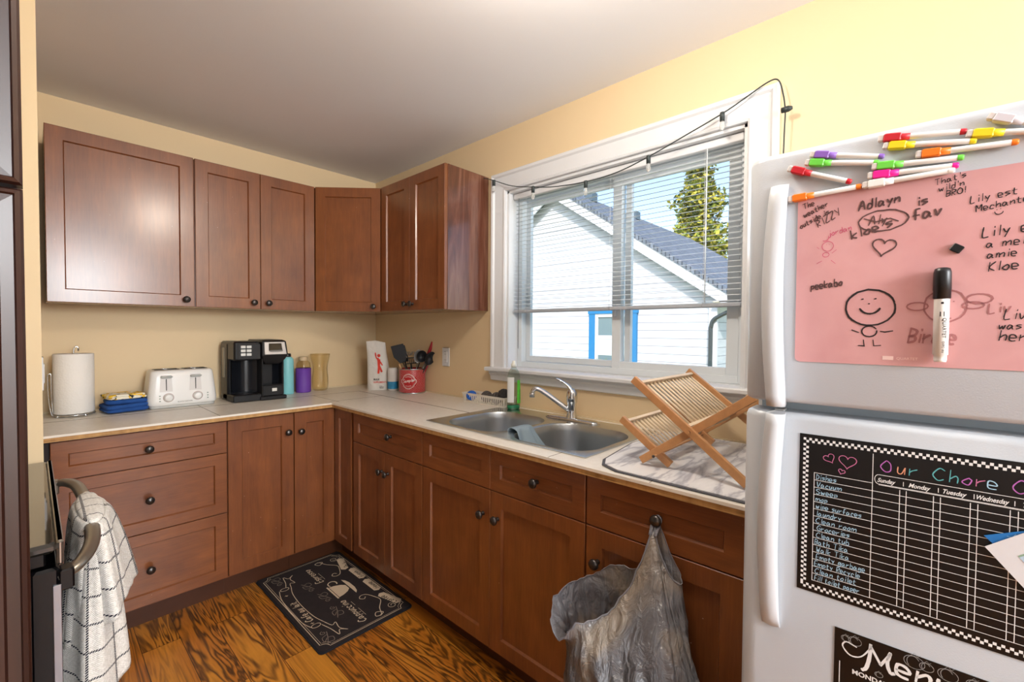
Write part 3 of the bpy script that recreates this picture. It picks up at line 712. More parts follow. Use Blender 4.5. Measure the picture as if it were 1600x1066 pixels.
lb.add([cyl()(x, z) for x, z in ((-.002, .066), (.003, .066), (.003, .073), (-.002, .073))], [(0, 1, 2, 3)]); lb.add([cyl()(x, z) for x, z in ((-.001, .084), (.002, .084), (.002, .087), (-.001, .087))], [(0, 1, 2, 3)])
lb.build('printed_label', INK, bm_)
# small markers
def small_marker(colname, hexc, a, b, label, white_cap=False):
    (u0, z0), (u1, z1) = a, b; ln = math.hypot(u1-u0, z1-z0); ang = -math.atan2(z1-z0, u1-u0)
    t = onf('marker_pen', label, 'marker', u0, z0, .0065, 'slim coloured dry-erase markers stuck on the freezer door')
    t.rotation_euler = (0, ang, FA)
    cm = mat('marker_'+colname, hexc, .4); wm = MAT['marker_white']
    MB().cbox(-.0, .0075, -.0048, .0048, -.0052, .0052, .0015).build('eraser', mat('felt_eraser', 'd6d0cc', .9), t)
    MB().cbox(.0065, .028, -.0056, .0056, -.006, .006, .0015).lathe([(.0052, .027), (.0048, .038), (0, .038)], 14, axis='x').build('cap', cm if not white_cap else wm, t)
    MB().lathe([(.0040, .036), (.0042, .04), (.0040, ln-.006), (.0036, ln-.005)], 14, axis='x').build('barrel', wm, t)
    MB().lathe([(.0042, ln-.007), (.0042, ln-.002), (.003, ln), (0, ln)], 14, axis='x').build('end_plug', cm, t)
MKL = [
 ('red', 'c4202e', (.187, 1.620), (.285, 1.604), 'red slim marker highest on the freezer door, right of the purple one'),
 ('yellow', 'ecd51e', (.193, 1.607), (.295, 1.588), 'yellow slim marker lying right under the upper red one'),
 ('yellow', 'ecd51e', (.284, 1.600), (.386, 1.579), 'yellow slim marker at the right, running out of the photo'),
 ('orange', 'ee7a1c', (.231, 1.584), (.335, 1.576), 'orange slim marker below the two yellow ones'),
 ('purple', '8a62bc', (.098, 1.618), (.195, 1.591), 'purple slim marker at the upper left of the freezer door'),
 ('green', '6cd248', (.091, 1.606), (.189, 1.583), 'green slim marker directly under the purple one'),
 ('red', 'c4202e', (.066, 1.602), (.155, 1.560), 'red slim marker slanting down at the far left of the pens'),
 ('green', '6cd248', (.180, 1.578), (.283, 1.568), 'green slim marker right above the magenta one'),
 ('magenta', 'ea1c92', (.175, 1.565), (.278, 1.558), 'magenta slim marker between a green and a white-capped one'),
 ('white', 'e8e4de', (.169, 1.551), (.274, 1.5525), 'white-capped slim marker touching the top edge of the pink board'),
 ('orange', 'ee7a1c', (.067, 1.548), (.168, 1.551), 'orange slim marker at the top left corner of the pink board'),
 ('grey', 'd4d0d6', (.305, 1.619), (.405, 1.566), 'pale grey capped slim marker at the top right of the freezer door'),
]
for cn, hx, a, b, lab in MKL: small_marker(cn, hx, a, b, lab, cn == 'white')
# --- chore chart
CW, CH = .44, .272; cu0, cz0 = .0915, .8695
cc = onf('chore_chart', 'black magnetic chore chart with a checkered border on the lower fridge door', 'chart', cu0, cz0)
MB().box(0, CW, -.0012, -.0002, 0, CH).build('chart_sheet', CHALKBOARD, cc)
def pc(off): return lambda u, v: (u-cu0, -off, v-cz0)
cb = MB(); q = .0041
def sq(u, v): cb.add([pc(.0015)(*p) for p in ((u, v), (u+q*.92, v), (u+q*.92, v+q), (u, v+q))], [(0, 1, 2, 3)])
n = int((CW-.012)/q)
for i in range(n):
    u = cu0+.0055+i*q
    for r in (0, 1):
        if (i+r) % 2 == 0: sq(u, cz0+CH-.0095-r*q-q*.2); sq(u, cz0+.0055+(1-r)*q)
m_ = int((CH-.028)/q)
for i in range(m_):
    v = cz0+.0055+(i+2)*q
    for r in (0, 1):
        if (i+r) % 2 == 0: sq(cu0+.0055+r*q, v); sq(cu0+CW-.0055-(2-r)*q, v)
cb.build('checkered_border', WPRINT, cc)
ln = MB()
def hl(u0, u1, v, t=.0008): ln.add([pc(.0015)(*p) for p in ((u0, v), (u1, v), (u1, v+t), (u0, v+t))], [(0, 1, 2, 3)])
def vl(u, v0, v1, t=.0009): ln.add([pc(.0016)(*p) for p in ((u, v0), (u+t, v0), (u+t, v1), (u, v1))], [(0, 1, 2, 3)])
vl(.113, .8905, 1.0765); vl(.1905, .8905, 1.124)
rows = [1.0765-(1.0765-.8905)*i/15 for i in range(16)]
for r in rows: hl(.113, .1905, r)
uend = cu0+CW-.02
for i in range(15): hl(.1905, uend, rows[i+1])
for c_ in (.2235, .2615, .300, .3385, .377, .4155, .454):
    if c_ < uend: vl(c_, .8905, 1.0735); vl(c_+.0075, .8905, 1.0735)
hl(.1985, uend, 1.0755); hl(.1985, uend, 1.0775-.0008); hl(.1985, uend, 1.0915)
ink(ln, [circle_pts(.1985, 1.0845, .005, .0074, PI/2, 1.5*PI, 8)], .0008, pc(.0016))
ln.build('ruled_grid', WPRINT, cc)
dt = MB()
for s_, u in (('Sunday', .1965), ('Monday', .2335), ('Tuesday', .2705), ('Wednesday', .305), ('Thursday', .349), ('Friday', .391), ('Saturday', .424)):
    font_text(dt, s_, u, 1.0805, .0092, pc(.0016), shear=.35, bold=.00018, sx=.8 if s_ != 'Wednesday' else .72)
for u in (.2275, .2665, .3035, .3425, .384): dt.add([pc(.0016)(*p) for p in ((u, 1.080), (u+.0008, 1.080), (u+.0008, 1.087), (u, 1.087))], [(0, 1, 2, 3)])
dt.build('printed_days', WPRINT, cc)
hb = MB()
for i, s_ in enumerate(('Dishes', 'Vacuum', 'Sweep', 'mop', 'wipe surfaces', 'laundry', 'Clean room', 'Groceries', 'Clean tub', 'Bath Tika', 'Walk Tika', 'Empty garbage', 'Empty Recycle', 'Clean toilet', 'Fill toilet paper')):
    sp__ = min(1.0, 27/ (len(s_)*2.0+.1)) if len(s_) > 9 else 1.0
    wr_ = T(s_, .117+R0.uniform(-.0015, .002), rows[i]-.0105, .0086, -.0, .1, {5: 1., 10: .95}.get(len(s_), .9 if len(s_) < 13 else .84 if len(s_) < 16 else .72))
    ink(hb, wr_, .00095, pc(.0018))
hb.build('blue_chalk_handwriting', CHALKB, cc)
hp_ = MB()
for hh in (heart(.134, 1.1055, .0085, .55), heart(.1585, 1.1045, .0125, -.05), heart(.151, 1.0865, .0048, -.3)): ink(MB(), [hh], .0011, pc(.0018)).build('chalk_heart', CHALKP, cc)
for nm, mt, items in (('violet_chalk_letters', CHALKV, (('O', .201), ('o', .292), ('C', .341))), ('orange_chalk_letters', CHALKO, (('u', .2205), ('h', .357))), ('teal_chalk_letters', CHALKT, (('r', .2345), ('C', .261), ('h', .2785))), ('pink_chalk_letters', CHALKP, (('r', .3055), ('a', .370), ('t', .393))), ('pale_chalk_letters', CHALKB, (('e', .317), ('r', .383)))):
    for ch, u in items: ink(MB(), T(ch, u, 1.0985, .0175 if ch in 'Oh' else .018, 0, .05, 1.1), .0014, pc(.0018)).build('chalk_letter', mt, cc)
# --- menu board
mn = onf('menu_board', 'black magnetic menu board with white lettering, lowest on the fridge door', 'board', .147, .43)
MW, MH = .30, .394
MB().box(0, MW, -.0012, -.0002, 0, MH).build('menu_sheet', CHALKBOARD, mn)
pm = lambda u, v: (u-.147, -.0016, v-.43)
mb = MB()
ink(mb, [smooth_pts([(.176, .803), (.163, .806), (.158, .797), (.168, .786), (.182, .790), (.193, .808), (.194, .815)])], .0022, pm)
ink(mb, [smooth_pts([(.194, .815), (.193, .795), (.189, .775), (.183, .769)]), [(.1945, .812), (.207, .789)], [(.207, .789), (.219, .813)], smooth_pts([(.218, .813), (.215, .795), (.219, .782), (.224, .784)])], .0048, pm)
ink(mb, T('enu', .2255, .783, .030, 0, .1, 1.15), .0044, pm)
for i, d in enumerate(('MONDAY', 'TUESDAY', 'WEDNESDAY', 'THURSDAY', 'FRIDAY')):
    font_text(mb, d, .171, .757-i*.055, .0105, pm, bold=.0003)
for u in (.154, .3): mb.add([pm(*p) for p in ((u, .45), (u+.0012, .45), (u+.0012, .77), (u, .77))], [(0, 1, 2, 3)])
mb.build('white_lettering', WPRINT, mn)
def food(u, v, s):
    gd = MB(); ink(gd, [circle_pts(u, v, s, s*.8), circle_pts(u-.1*s, v, s*.6, s*.75, .5, 4), [(u-s*.4, v+s*.7), (u, v+s*1.2), (u+s*.3, v+s*.8), (u+s*.6, v+s*1.1)]], .0007, pm); gd.build('food_sketch', GREYPRINT, mn)
for u, v, s in ((.162, .811, .006), (.174, .8115, .0085), (.246, .813, .012), (.260, .812, .008), (.283, .812, .011), (.205, .772, .005), (.31, .812, .008)): food(u, v, s)
# --- photo print and blue magnet strip
bs = MB().prism([(0, 0), (.105, .052), (.098, .064), (-.012, .012)], 'y', -.0012, -.0002)
t = onf('magnet_strip', 'blue magnet strip with pale leaf print behind the photo on the chore chart', 'magnet', .3265, 1.0195, .0028)
bs.build('strip_face', mat('strip_blue', '1f72ba', .5), t)
lf = MB()
for i in range(7): ink(lf, [[(.012+i*.011, .012+i*.0055), (.018+i*.011, .023+i*.0055)], [(.010+i*.011, .018+i*.0055), (.022+i*.011, .017+i*.0055)]], .0009, lambda u, v: (u, -.0014, v))
lf.build('leaf_print', mat('strip_pale', '8cc4ea', .5), t)
pt = onf('photo_print', 'tilted photo print with a wide white border pinned over the chore chart', 'photo', .3155, 1.0165, .0045)
ca = .70; w1, h1 = .15, .10
def rot(u, v, a=.905): return (u*math.cos(a)-v*math.sin(a), u*math.sin(a)+v*math.cos(a))
def pp(u, v, y=0):
    a, b = u*math.cos(ca)+v*math.sin(ca), u*math.sin(ca)-v*math.cos(ca); return (a, -y, b)
def prect(u0, u1, v0, v1, y): return [pp(u0, v0, y), pp(u1, v0, y), pp(u1, v1, y), pp(u0, v1, y)]
MB().loft([prect(0, w1, 0, h1, 0), prect(0, w1, 0, h1, .0012)], True, True, False).build('print_border', mat('photo_paper', 'dcdcde', .4), pt)
MB().add(prect(.022, w1-.012, .022, h1-.012, .0014), [(0, 1, 2, 3)]).build('picture_area', mat('picture_green', '8aa890', .4, var=.5, vscale=40), pt)
MB().add(prect(.022, .06, .024, .05, .0015), [(0, 1, 2, 3)]).build('picture_sky', mat('picture_sky', 'b8cfe0', .4, var=.1), pt)

# ================================================================== ON THE WORKTOP
ZC0 = ZW+.0006
def std(name, label, cat, x, y, rz=0, group=None, z=ZC0): return thing(name, label, cat, (x, y, z), rz, group)
# paper towel holder + roll
t = std('paper_towel_holder', 'chrome wire paper towel holder at the left end of the worktop', 'holder', -1.645, -.155)
hx = [(math.cos(a)*.072, math.sin(a)*.072, .008) for a in [2*PI*i/28 for i in range(29)]]
MB().tube(hx, .0028, 8).build('base_ring', CHROME, t)
b = MB()
for a in (.3, 2.0, 3.8, 5.2): b.lathe([(0, 0), (.005, .001), (.006, .006), (.004, .011), (0, .012)], 10, (math.cos(a)*.072, math.sin(a)*.072, -.0003))
b.build('ball_feet', CHROME, t)
MB().tube([(-.072, 0, .008), (0, 0, .008), (0, 0, .02), (0, 0, .30), (.002, 0, .315), (.010, 0, .322), (.016, 0, .316), (.016, 0, .30)], .003, 8).build('centre_post', CHROME, t)
sa = [(-.072, -.02, .008), (-.078, -.022, .03), (-.0845, -.022, .10), (-.086, -.022, .185), (-.084, -.022, .197), (-.078, -.022, .199), (-.075, -.022, .19), (-.075, -.022, .10), (-.07, -.02, .01)]
MB().tube(catmull3(sa, 4), .0028, 8).build('tension_arm', CHROME, t)
k = NB('quilted_paper'); vo = k.n.new('ShaderNodeTexVoronoi'); vo.inputs['Scale'].default_value = 110; k.put(vo.inputs['Vector'], k.tc.outputs['Object']); k.bump(vo.outputs['Distance'], .35, .002)
PAPER = k.out(L('eeeae4'), .9)
o = MB().lathe([(.019, .0125), (.066, .0125), (.0705, .017), (.0705, .284), (.068, .288), (.022, .2885), (.019, .285), (.019, .0125)], 48, (0, 0, 0)).build('paper_towel_roll', PAPER, None)
o.location = (-1.645, -.155, ZC0); tag(o, 'white quilted paper towel roll standing on the wire holder', 'paper towel')
# folded dish towels
def folded(name, mt, x, y, w, d, h, layers, z, label, seed, rz=.1, cat='towel'):
    r = random.Random(seed); m = MB(); t_ = h/layers
    for i in range(layers):
        w_ = w*(1-.04*r.random()); d_ = d*(1-.05*r.random()); ox, oy_ = r.uniform(-.004, .004), r.uniform(-.004, .004)
        rings = []
        for kk, s_, zz in ((0, .90, 0), (1, .985, .2), (2, 1, .5), (3, .985, .8), (4, .90, 1)):
            ring = []
            for px, py in rrect(0, 0, w_/2*s_, d_/2*s_, .02, 40):
                wob = 1+.035*noise.noise(Vector((px*25, py*25, seed+i*3.1))); droop = .006*noise.noise(Vector((px*14, py*14, seed+1.7)))
                ring.append((px*wob+ox, py*wob+oy_, i*t_*.93+zz*t_+droop*(1 if i else zz)))
            rings.append(ring)
        m.loft(rings, True, False)
        for rg, sgn in ((rings[0], 1), (rings[-1], 1)):
            c0 = (sum(p[0] for p in rg)/40, sum(p[1] for p in rg)/40, sum(p[2] for p in rg)/40)
            mid = [tuple(a*.5+b*.5 for a, b in zip(p, c0)) for p in rg]
            m.loft([rg, [(p[0], p[1], p[2]+.0015*math.sin(p[0]*150)) for p in mid], [c0]*40])
    o = m.build(name, mt, None); o.location = (x, y, z); o.rotation_euler = (0, 0, rz); tag(o, label, cat); return o
BLUET = mat('blue_terry', '1f4a8c', .95, bump=.8, bscale=300, var=.35, vscale=18)
k = NB('yellow_floral_cloth'); g_ = k.tc.outputs['Object']; a = k.noise(g_, 28, 2, .8); b = k.noise(g_, 45, 2, .5)
c = k.ramp(a, [(.0, 'ece6d4'), (.53, 'ece6d4'), (.56, 'e8b818'), (.66, 'f0cc2c'), (.7, 'c88a10')]); c = k.mix(k.math('GREATER_THAN', b, .62), c, L('3c3c30')); FLORAL = k.out(c, .9)
folded('folded_towel', BLUET, -1.468, -.175, .165, .15, .038, 2, ZC0+.004, 'folded blue terry towel at the bottom of the small pile by the toaster', 3, .15)
folded('folded_towel', BLUET, -1.462, -.165, .158, .14, .022, 1, ZC0+.041, 'folded blue and white towel in the middle of the small pile', 9, .0)
folded('folded_towel', FLORAL, -1.47, -.168, .15, .14, .026, 2, ZC0+.064, 'folded yellow and white floral towel on top of the blue towels', 5, .2)
# toaster
TW = mat('toaster_white', 'e6e4e0', .3, coat=.2)
t = std('toaster', 'white four-slot toaster standing under the wide wall cabinet', 'toaster', -1.24, -.15, .0)
def trect(hx, hy, z, r): return [(x, y, z) for x, y in rrect(0, 0, hx, hy, r, 40)]
MB().loft([trect(.140, .083, .012, .03), trect(.149, .09, .022, .035), trect(.150, .091, .04, .035), trect(.137, .082, .16, .03), trect(.133, .078, .185, .028), trect(.126, .071, .192, .025), trect(.118, .066, .193, .022)], True, True).build('shell', TW, t)
b = MB().loft([trect(.138, .08, .0, .02), trect(.142, .086, .013, .03)], True, True)
b.build('base_tray', mat('light_grey_plastic', 'b9b8b4', .4), t)
for x in (-.062, .062):
    b = MB()
    for y in (-.028, .028): b.box(x-.052, x+.052, y-.013, y+.013, .1935, .1945)
    b.build('bread_slots', mat('slot_dark', '3a3632', .5), t)
    for y in (-.028, .028):
        MB().tube([(x-.05, y, .1955), (x+.05, y, .1955)], .0012, 6).build('guard_wire', CHROME, t)
    fx = x-.012; sl0 = .106   # front face slope helper: y(z)
    def fy(z): return -(.091-(z-.04)/.12*.009)
    p0 = MB(); zs = (.085, .17)
    p0.add([(fx-.028, fy(zs[0])-.001, zs[0]), (fx+.026, fy(zs[0])-.001, zs[0]), (fx+.022, fy(zs[1])-.0015, zs[1]), (fx-.022, fy(zs[1])-.0015, zs[1])], [(0, 1, 2, 3)])
    p0.build('lever_panel', mat('toaster_panel', 'd5d0cc', .35), t)
    MB().box(fx-.0015, fx+.0015, fy(.1)-.0035, fy(.1)+.004, .092, .15).build('lever_slot', MAT['slot_dark'], t)
    MB().cbox(fx-.024, fx+.026, fy(.16)-.016, fy(.16)+.002, .155, .166, .004).build('lever', mat('lever_grey', 'aeb0ac', .35), t)
    kx = x-.004
    kb = MB().lathe([(.021, 0), (.021, -.002), (.017, -.004), (.0165, -.012), (.014, -.014), (0, -.0145)], 24, axis='y').build('browning_dial', TW, t); kb.location = (kx, fy(.055)-.001, .055)
    MB().lathe([(.0225, .001), (.0225, -.002), (.0175, -.0025)], 24, axis='y').build('dial_ring', mat('dial_ring_rose', 'c8aca4', .4), kb)
    b = MB()
    for dz in (.04, .053, .066): b.box(x*1.0+(-.042 if x < 0 else .038), x+(-.036 if x < 0 else .044), fy(dz)-.0012, fy(dz)+.001, dz-.003, dz+.002)
    b.build('setting_marks', mat('mark_green_grey', '7c8c80', .5), t)
lg = MB(); font_text(lg, 'BLACK+DECKER', -.028, .028, .0085, lambda u, v: (u, -.0925, v)); lg.build('printed_logo', mat('print_grey', '6c6a66', .5), t)
# coffee maker
t = std('coffee_maker', 'black two-way drip and single-cup coffee maker with a silver brew head', 'coffee maker', -1.03, -.295, .0)
# local: x 0..0.28, y 0 (front)..0.24, z 0..0.345
MB().cbox(0, .275, .11, .245, .0, .33, .01).build('rear_housing', BLACKP, t)
MB().cbox(-.004, .004, .16, .2, .13, .30, .003).build('water_window', mat('water_gauge', '8a8474', .3), t)
MB().cbox(.003, .135, .0, .245, .232, .338, .008).build('control_head', BLACKP, t)
MB().cbox(.022, .135, -.003, .004, .238, .324, .002).build('control_panel', mat('panel_charcoal', '2a2a2c', .3), t)
b = MB()
for i in range(3):
    for jj in range(2): b.cbox(.036+jj*.029, .060+jj*.029, -.0055, -.002, .300-i*.021, .315-i*.021, .003)
b.build('control_buttons', mat('button_white', 'dcdcd8', .4), t)
# carafe bay back wall: concave dark gloss
MB().sheet(lambda u, v: (.012+.135*u, .11-.0+.0-.03*(1-math.sin(u*PI)), .045+.19*v), 16, 2).build('carafe_bay', mat('bay_gloss', '15171c', .22), t)
MB().cbox(.0, .145, .005, .20, .0, .040, .005).build('drip_base', BLACKP, t)
MB().lathe([(0, .0405), (.05, .0405), (.052, .043), (0, .0435)], 30, (.073, .075, 0)).build('warming_plate', mat('plate_dark', '26262a', .15), t)
MB().cbox(.132, .276, -.004, .2, .0, .022, .004).build('cup_base', BLACKP, t)
MB().cbox(.142, .150, .0, .15, .02, .24, .003).build('divider_post', BLACKP, t)
MB().cbox(.262, .272, .03, .15, .02, .24, .003).build('divider_post', BLACKP, t)
MB().sheet(lambda u, v: (.150+.112*u, .12-.035*(1-math.sin(u*PI)), .045+.19*v), 16, 2).build('cup_bay', MAT['bay_gloss'], t)
ct = MB().cbox(.145, .262, .0, .115, .022, .085, .005).build('cup_tray', BLACKP, t)
MB().box(.155, .252, .01, .105, .0852, .0865).build('tray_grille', MAT['plate_dark'], ct)
bx = MB().box(.196, .222, -.0018, .0005, .048, .066); bx.build('white_tag', mat('tag_white', 'e4e2da', .5), ct)
# brew head: tapered block
hd = [(.142, .0, .268), (.276, .0, .268)]
def hring(x0, x1, y0, y1, z, zf=0): return [(x0, y0, z-zf), (x1, y0, z-zf), (x1, y1, z), (x0, y1, z)]
MB().loft([hring(.165, .245, .02, .24, .205), hring(.148, .268, -.002, .245, .232), hring(.138, .278, -.022, .245, .258), hring(.142, .272, -.008, .245, .338), hring(.150, .262, .02, .245, .346)], True, True, False).build('brew_head', BLACKP, t, bevel=.004)
sf = [(.150, -.0245, .2625), (.268, -.0245, .2625), (.262, -.0105, .334), (.152, -.0105, .334)]
sfb = [(x, y+.006, z) for x, y, z in sf]
hs = MB().loft([sfb, [(x, y-.002, z) for x, y, z in sf]], True, True, False).build('silver_face', mat('satin_silver', 'c9c5c2', .3, .7), t, bevel=.002)
MB().loft([[(.172, -.024, .284), (.246, -.024, .284), (.243, -.014, .326), (.175, -.014, .326)], [(.174, -.0285, .286), (.244, -.0285, .286), (.241, -.0185, .324), (.177, -.0185, .324)]], True, True, False).build('latch_window', BLACKG, hs)
MB().cbox(.176, .244, -.036, -.02, .280, .288, .002).build('latch_handle', mat('latch_grey', '8c8884', .3, .5), hs)
# aqua bottle
t = std('water_bottle', 'tall aqua metal water bottle half hidden behind the coffee maker', 'bottle', -.683, -.115)
MB().lathe([(0, 0), (.036, 0), (.0375, .004), (.0375, .20), (.035, .22), (.026, .232), (.023, .234), (0, .235)], 32).build('bottle_body', mat('aqua_paint', '86ccd0', .35), t)
MB().lathe([(.021, .234), (.022, .236), (.022, .252), (.018, .255), (0, .255)], 20).build('bottle_cap', BLACKP, t)
# purple bottle
t = std('glass_bottle', 'clear glass bottle in a purple silicone sleeve', 'bottle', -.578, -.10)
MB().lathe([(.0, .004), (.041, .004), (.043, .01), (.043, .172), (.04, .19), (.028, .204), (.0265, .208), (.0265, .226), (.0255, .226), (.0255, .206), (.038, .188), (.0405, .17), (.0405, .012), (0, .012)], 32).build('bottle_glass', thin_glass('tinted_glass', 'faf6ec', .7, .06), t)
MB().lathe([(0, 0), (.043, 0), (.046, .004), (.0465, .01), (.0465, .156), (.0436, .157), (.0436, .004)], 36).build('silicone_sleeve', mat('purple_silicone', '6a3c9e', .55), t)
MB().lathe([(.0275, .205), (.0285, .207), (.0285, .222), (.0275, .229), (.024, .23), (0, .23)], 24).build('screw_cap', mat('tan_cap', 'c8b08c', .35), t)
# vase
vm = MB(); rg = []
VP = [(.0, .006), (.036, .0), (.044, .006), (.05, .018), (.051, .05), (.050, .09), (.046, .12), (.044, .15), (.047, .175), (.053, .200), (.058, .222), (.060, .236), (.062, .244)]
for r, z in VP+[(.058, .244), (.0595, .236)]:
    ring = []
    for j_ in range(64):
        a = 2*PI*j_/64; amp = .0018 if .02 < z < .17 else (.0016 if z > .19 else .0006)
        rr_ = r+(amp*math.sin(a*12+z*90)*math.sin(a*12-z*90)*2 if z < .18 else amp*math.sin(a*14)) if r > .01 else r
        ring.append((rr_*math.cos(a), rr_*math.sin(a), z))
    rg.append(ring)
o = vm.loft(rg).build('glass_vase', thin_glass('pressed_glass', 'f6f1e2', .9, .08), None); o.location = (-.462, -.085, ZC0); tag(o, 'clear pressed-glass vase with a scalloped rim, right of the purple bottle', 'vase')
# supplement pouch
k = NB('pouch_foil'); a = k.noise(k.tc.outputs['Object'], 12, 3, .6); k.bump(a, .5, .02); POUCH = k.out(L('d9d4cc'), .42)
t = std('supplement_pouch', 'white foil pouch with a red running figure standing in the corner', 'pouch', -.170, -.325, -.62)
def pouch(u, v, side):
    w_ = .070+.004*math.sin(v*5); x = (u*2-1)*w_*(1-.05*v)+.006*math.sin(v*4)-.012*v; z = .33*v*(1-.03*abs(u*2-1))+(.008*(1-u) if v > .9 else 0)
    th = (.032*(1-v)**.7+.002)*math.sqrt(max(0, 1-abs(u*2-1)**3))
    cr = .003*noise.noise(Vector((x*30, z*22, side)))*(1-abs(u*2-1))
    return (x, side*(-th+cr)+.010*v, z)
m = MB(); m.sheet(lambda u, v: pouch(u, v, 1), 24, 30); m.sheet(lambda u, v: pouch(u, v, -1), 24, 30); m.sheet(lambda u, v: (pouch(u, 0, 1)[0], pouch(u, 0, 1)[1]*(1-v)+pouch(u, 0, -1)[1]*v, 0), 24, 2)
m.build('pouch_body', POUCH, t)
def pou(u, v):   # place print: u,v metres from pouch centre-bottom
    uu = (u+.006*-math.sin(v/.33*4)+.012*v/.33)/(.140*(1-.05*v/.33))+.5
    p = pouch(min(max(uu, 0), 1), v/.33, 1); return (u, p[1]-.0022, v)
RP = mat('print_red', 'd8341c', .5)
m = MB(); ink(m, [smooth_pts([(-.018, .25), (-.012, .22), (.0, .205), (.014, .19), (.030, .165)])], .009, pou); ink(m, [smooth_pts([(.0, .212), (.004, .18), (.006, .15), (.003, .11)]), smooth_pts([(.004, .17), (.016, .145), (.026, .12)])], .013, pou, 0)
m.add([pou(.005+.011*math.cos(a), .232+.011*math.sin(a)) for a in [2*PI*i/14 for i in range(14)]], [tuple(range(14))])
m.add([pou(*p) for p in ((-.006, .215), (.016, .205), (.014, .16), (-.001, .16))], [(0, 1, 2, 3)])
font_text(m, 'SUPPLEMENTS', -.028, .047, .0165, pou, bold=.0003, sx=.82); m.build('red_print', RP, t)
m = MB(); font_text(m, 'BULK', -.028, .066, .0165, pou, bold=.0006); ink(m, [[(.012, .018), (.04, .02)], [(.014, .012), (.038, .012)], [(.012, .026), (.03, .025)]], .004, pou); m.build('black_print', mat('print_black', '2c2626', .5), t)
# small tub behind the crock
t = std('shaker_container', 'small white and blue plastic container between the pouch and the red tin', 'container', -.118, -.425)
MB().lathe([(0, 0), (.033, 0), (.036, .004), (.036, .14), (.031, .15), (.031, .152), (0, .152)], 28).build('container_body', mat('tub_white', 'd8d4ce', .4), t)
MB().lathe([(.0362, .012), (.0364, .013), (.0364, .06), (.0362, .061)], 28).build('blue_label', mat('tub_blue', '2a86b4', .4, var=.5, vscale=40), t)
# red tin crock
k = NB('red_dotted_tin'); g_ = k.tc.outputs['UV']
TCX, TCY, TR, TH = -.083, -.600, .0835, .158
t = std('utensil_tin', 'red tin with white dots and a white badge, full of cooking utensils', 'tin', TCX, TCY)
k.bump(k.noise(k.tc.outputs['Object'], 3), .0); REDT = k.out(L('b40c18'), .35)
SILV = mat('tin_silver', 'b8bcc0', .25, .9)
MB().lathe([(TR-.002, .003), (TR, .005), (TR, TH-.004), (TR-.0015, TH-.002), (TR-.003, TH-.004), (TR-.003, .006), (0, .005), (0, .003)], 56).build('tin_wall', REDT, t)
MB().lathe([(TR-.004, 0), (TR+.0022, .0), (TR+.0025, .004), (TR+.001, .008), (TR-.002, .008)], 56).build('bottom_rim', SILV, t)
MB().lathe([(TR-.003, TH-.006), (TR+.0015, TH-.006), (TR+.0022, TH-.001), (TR+.0005, TH+.001), (TR-.0035, TH)], 56).build('top_rim', SILV, t)
A0 = math.atan2(CY-TCY, CX-TCX)      # side that faces the room
def cy_(off): 
    def f(u, v): a = A0-.30+u/TR; return ((TR+off)*math.cos(a), (TR+off)*math.sin(a), v)
    return f
cyf = cy_(.0006)
dm = MB(); nr = 17; ncol = 56
for r in range(nr):
    v = .014+r*(TH-.026)/(nr-1)
    for c_ in range(ncol):
        u = (c_+.5*(r % 2))*2*PI*TR/ncol; uu = u-.0
        uw = uu if uu < PI*TR else uu-2*PI*TR
        if (uw/.052)**2+((v-.079)/.046)**2 < 1: continue
        s_ = .0016; dm.add([cyf(u+s_*math.cos(a), v+s_*math.sin(a)) for a in (0, PI/3, 2*PI/3, PI, 4*PI/3, 5*PI/3)], [(0, 1, 2, 3, 4, 5)])
dm.build('dot_pattern', WPRINT, t)
bd = MB(); badge = []
for i in range(65):
    a = 2*PI*i/64; rr_ = 1+.30*abs(math.sin(a))**14+.05*math.cos(6*a)
    badge.append((.049*rr_*math.cos(a), .079+.038*rr_*math.sin(a)))
ink(bd, [badge], .003, cyf); ink(bd, [[(x*.88, .079+(y-.079)*.86) for x, y in badge]], .001, cyf)
ink(bd, T('Sampler', -.036, .070, .021, .12, .25, .78), .0028, cyf); ink(bd, [[(-.03, .06), (.03, .066)], smooth_pts([(-.02, .105), (0, .11), (.02, .104)]), smooth_pts([(-.018, .052), (0, .049), (.018, .053)])], .002, cyf)
bd.build('white_badge', WPRINT, t)
# utensils (each its own thing)
NYL = mat('black_nylon', '1c2026', .38, var=.1); RSIL = mat('red_silicone', 'b01828', .35); TEAL = mat('teal_nylon', '28686c', .4)
def utensil(name, label, dx, dy, tilt, az, ln, rz=0):
    """stands in the tin at offset dx,dy leaning by tilt towards az; local z runs up the handle"""
    t = thing(name, label, 'utensil', (TCX+dx, TCY+dy, ZC0+.008))
    q = Vector((math.cos(az)*math.sin(tilt), math.sin(az)*math.sin(tilt), math.cos(tilt))).to_track_quat('Z', 'Y')
    t.rotation_euler = (q.to_matrix().to_4x4() @ Matrix.Rotation(rz, 4, 'Z')).to_euler(); return t
S = MB
VL = math.atan2(-.733, -.68)  # dummy view azimuth
left = math.atan2(.733, -.68); right = math.atan2(-.733, .68); toward = math.atan2(-.68, -.733); away = toward+PI
FACE = toward+PI/2
def aim(t, ang):   # turn local -Y of the tool towards the room
    v = (t.rotation_euler.to_matrix().inverted() @ Vector((math.cos(toward), math.sin(toward), 0))); a = math.atan2(v.y, v.x)
    t.rotation_euler = (t.rotation_euler.to_matrix().to_4x4() @ Matrix.Rotation(a+PI/2+ang, 4, 'Z')).to_euler()
t = utensil('spatula', 'wide solid black nylon turner leaning left out of the red tin', .015, -.015, .42, left, .3); aim(t, .15)
S().tube([(0, 0, 0), (0, 0, .17), (0, .004, .21)], .005, 8, flat=(1.4, .7)).build('handle', NYL, t)
S().prism([(-.018, .205), (.018, .205), (.046, .25), (.050, .318), (-.030, .332), (-.040, .26)], 'y', -.002, .002).build('blade', NYL, t, bevel=.001)
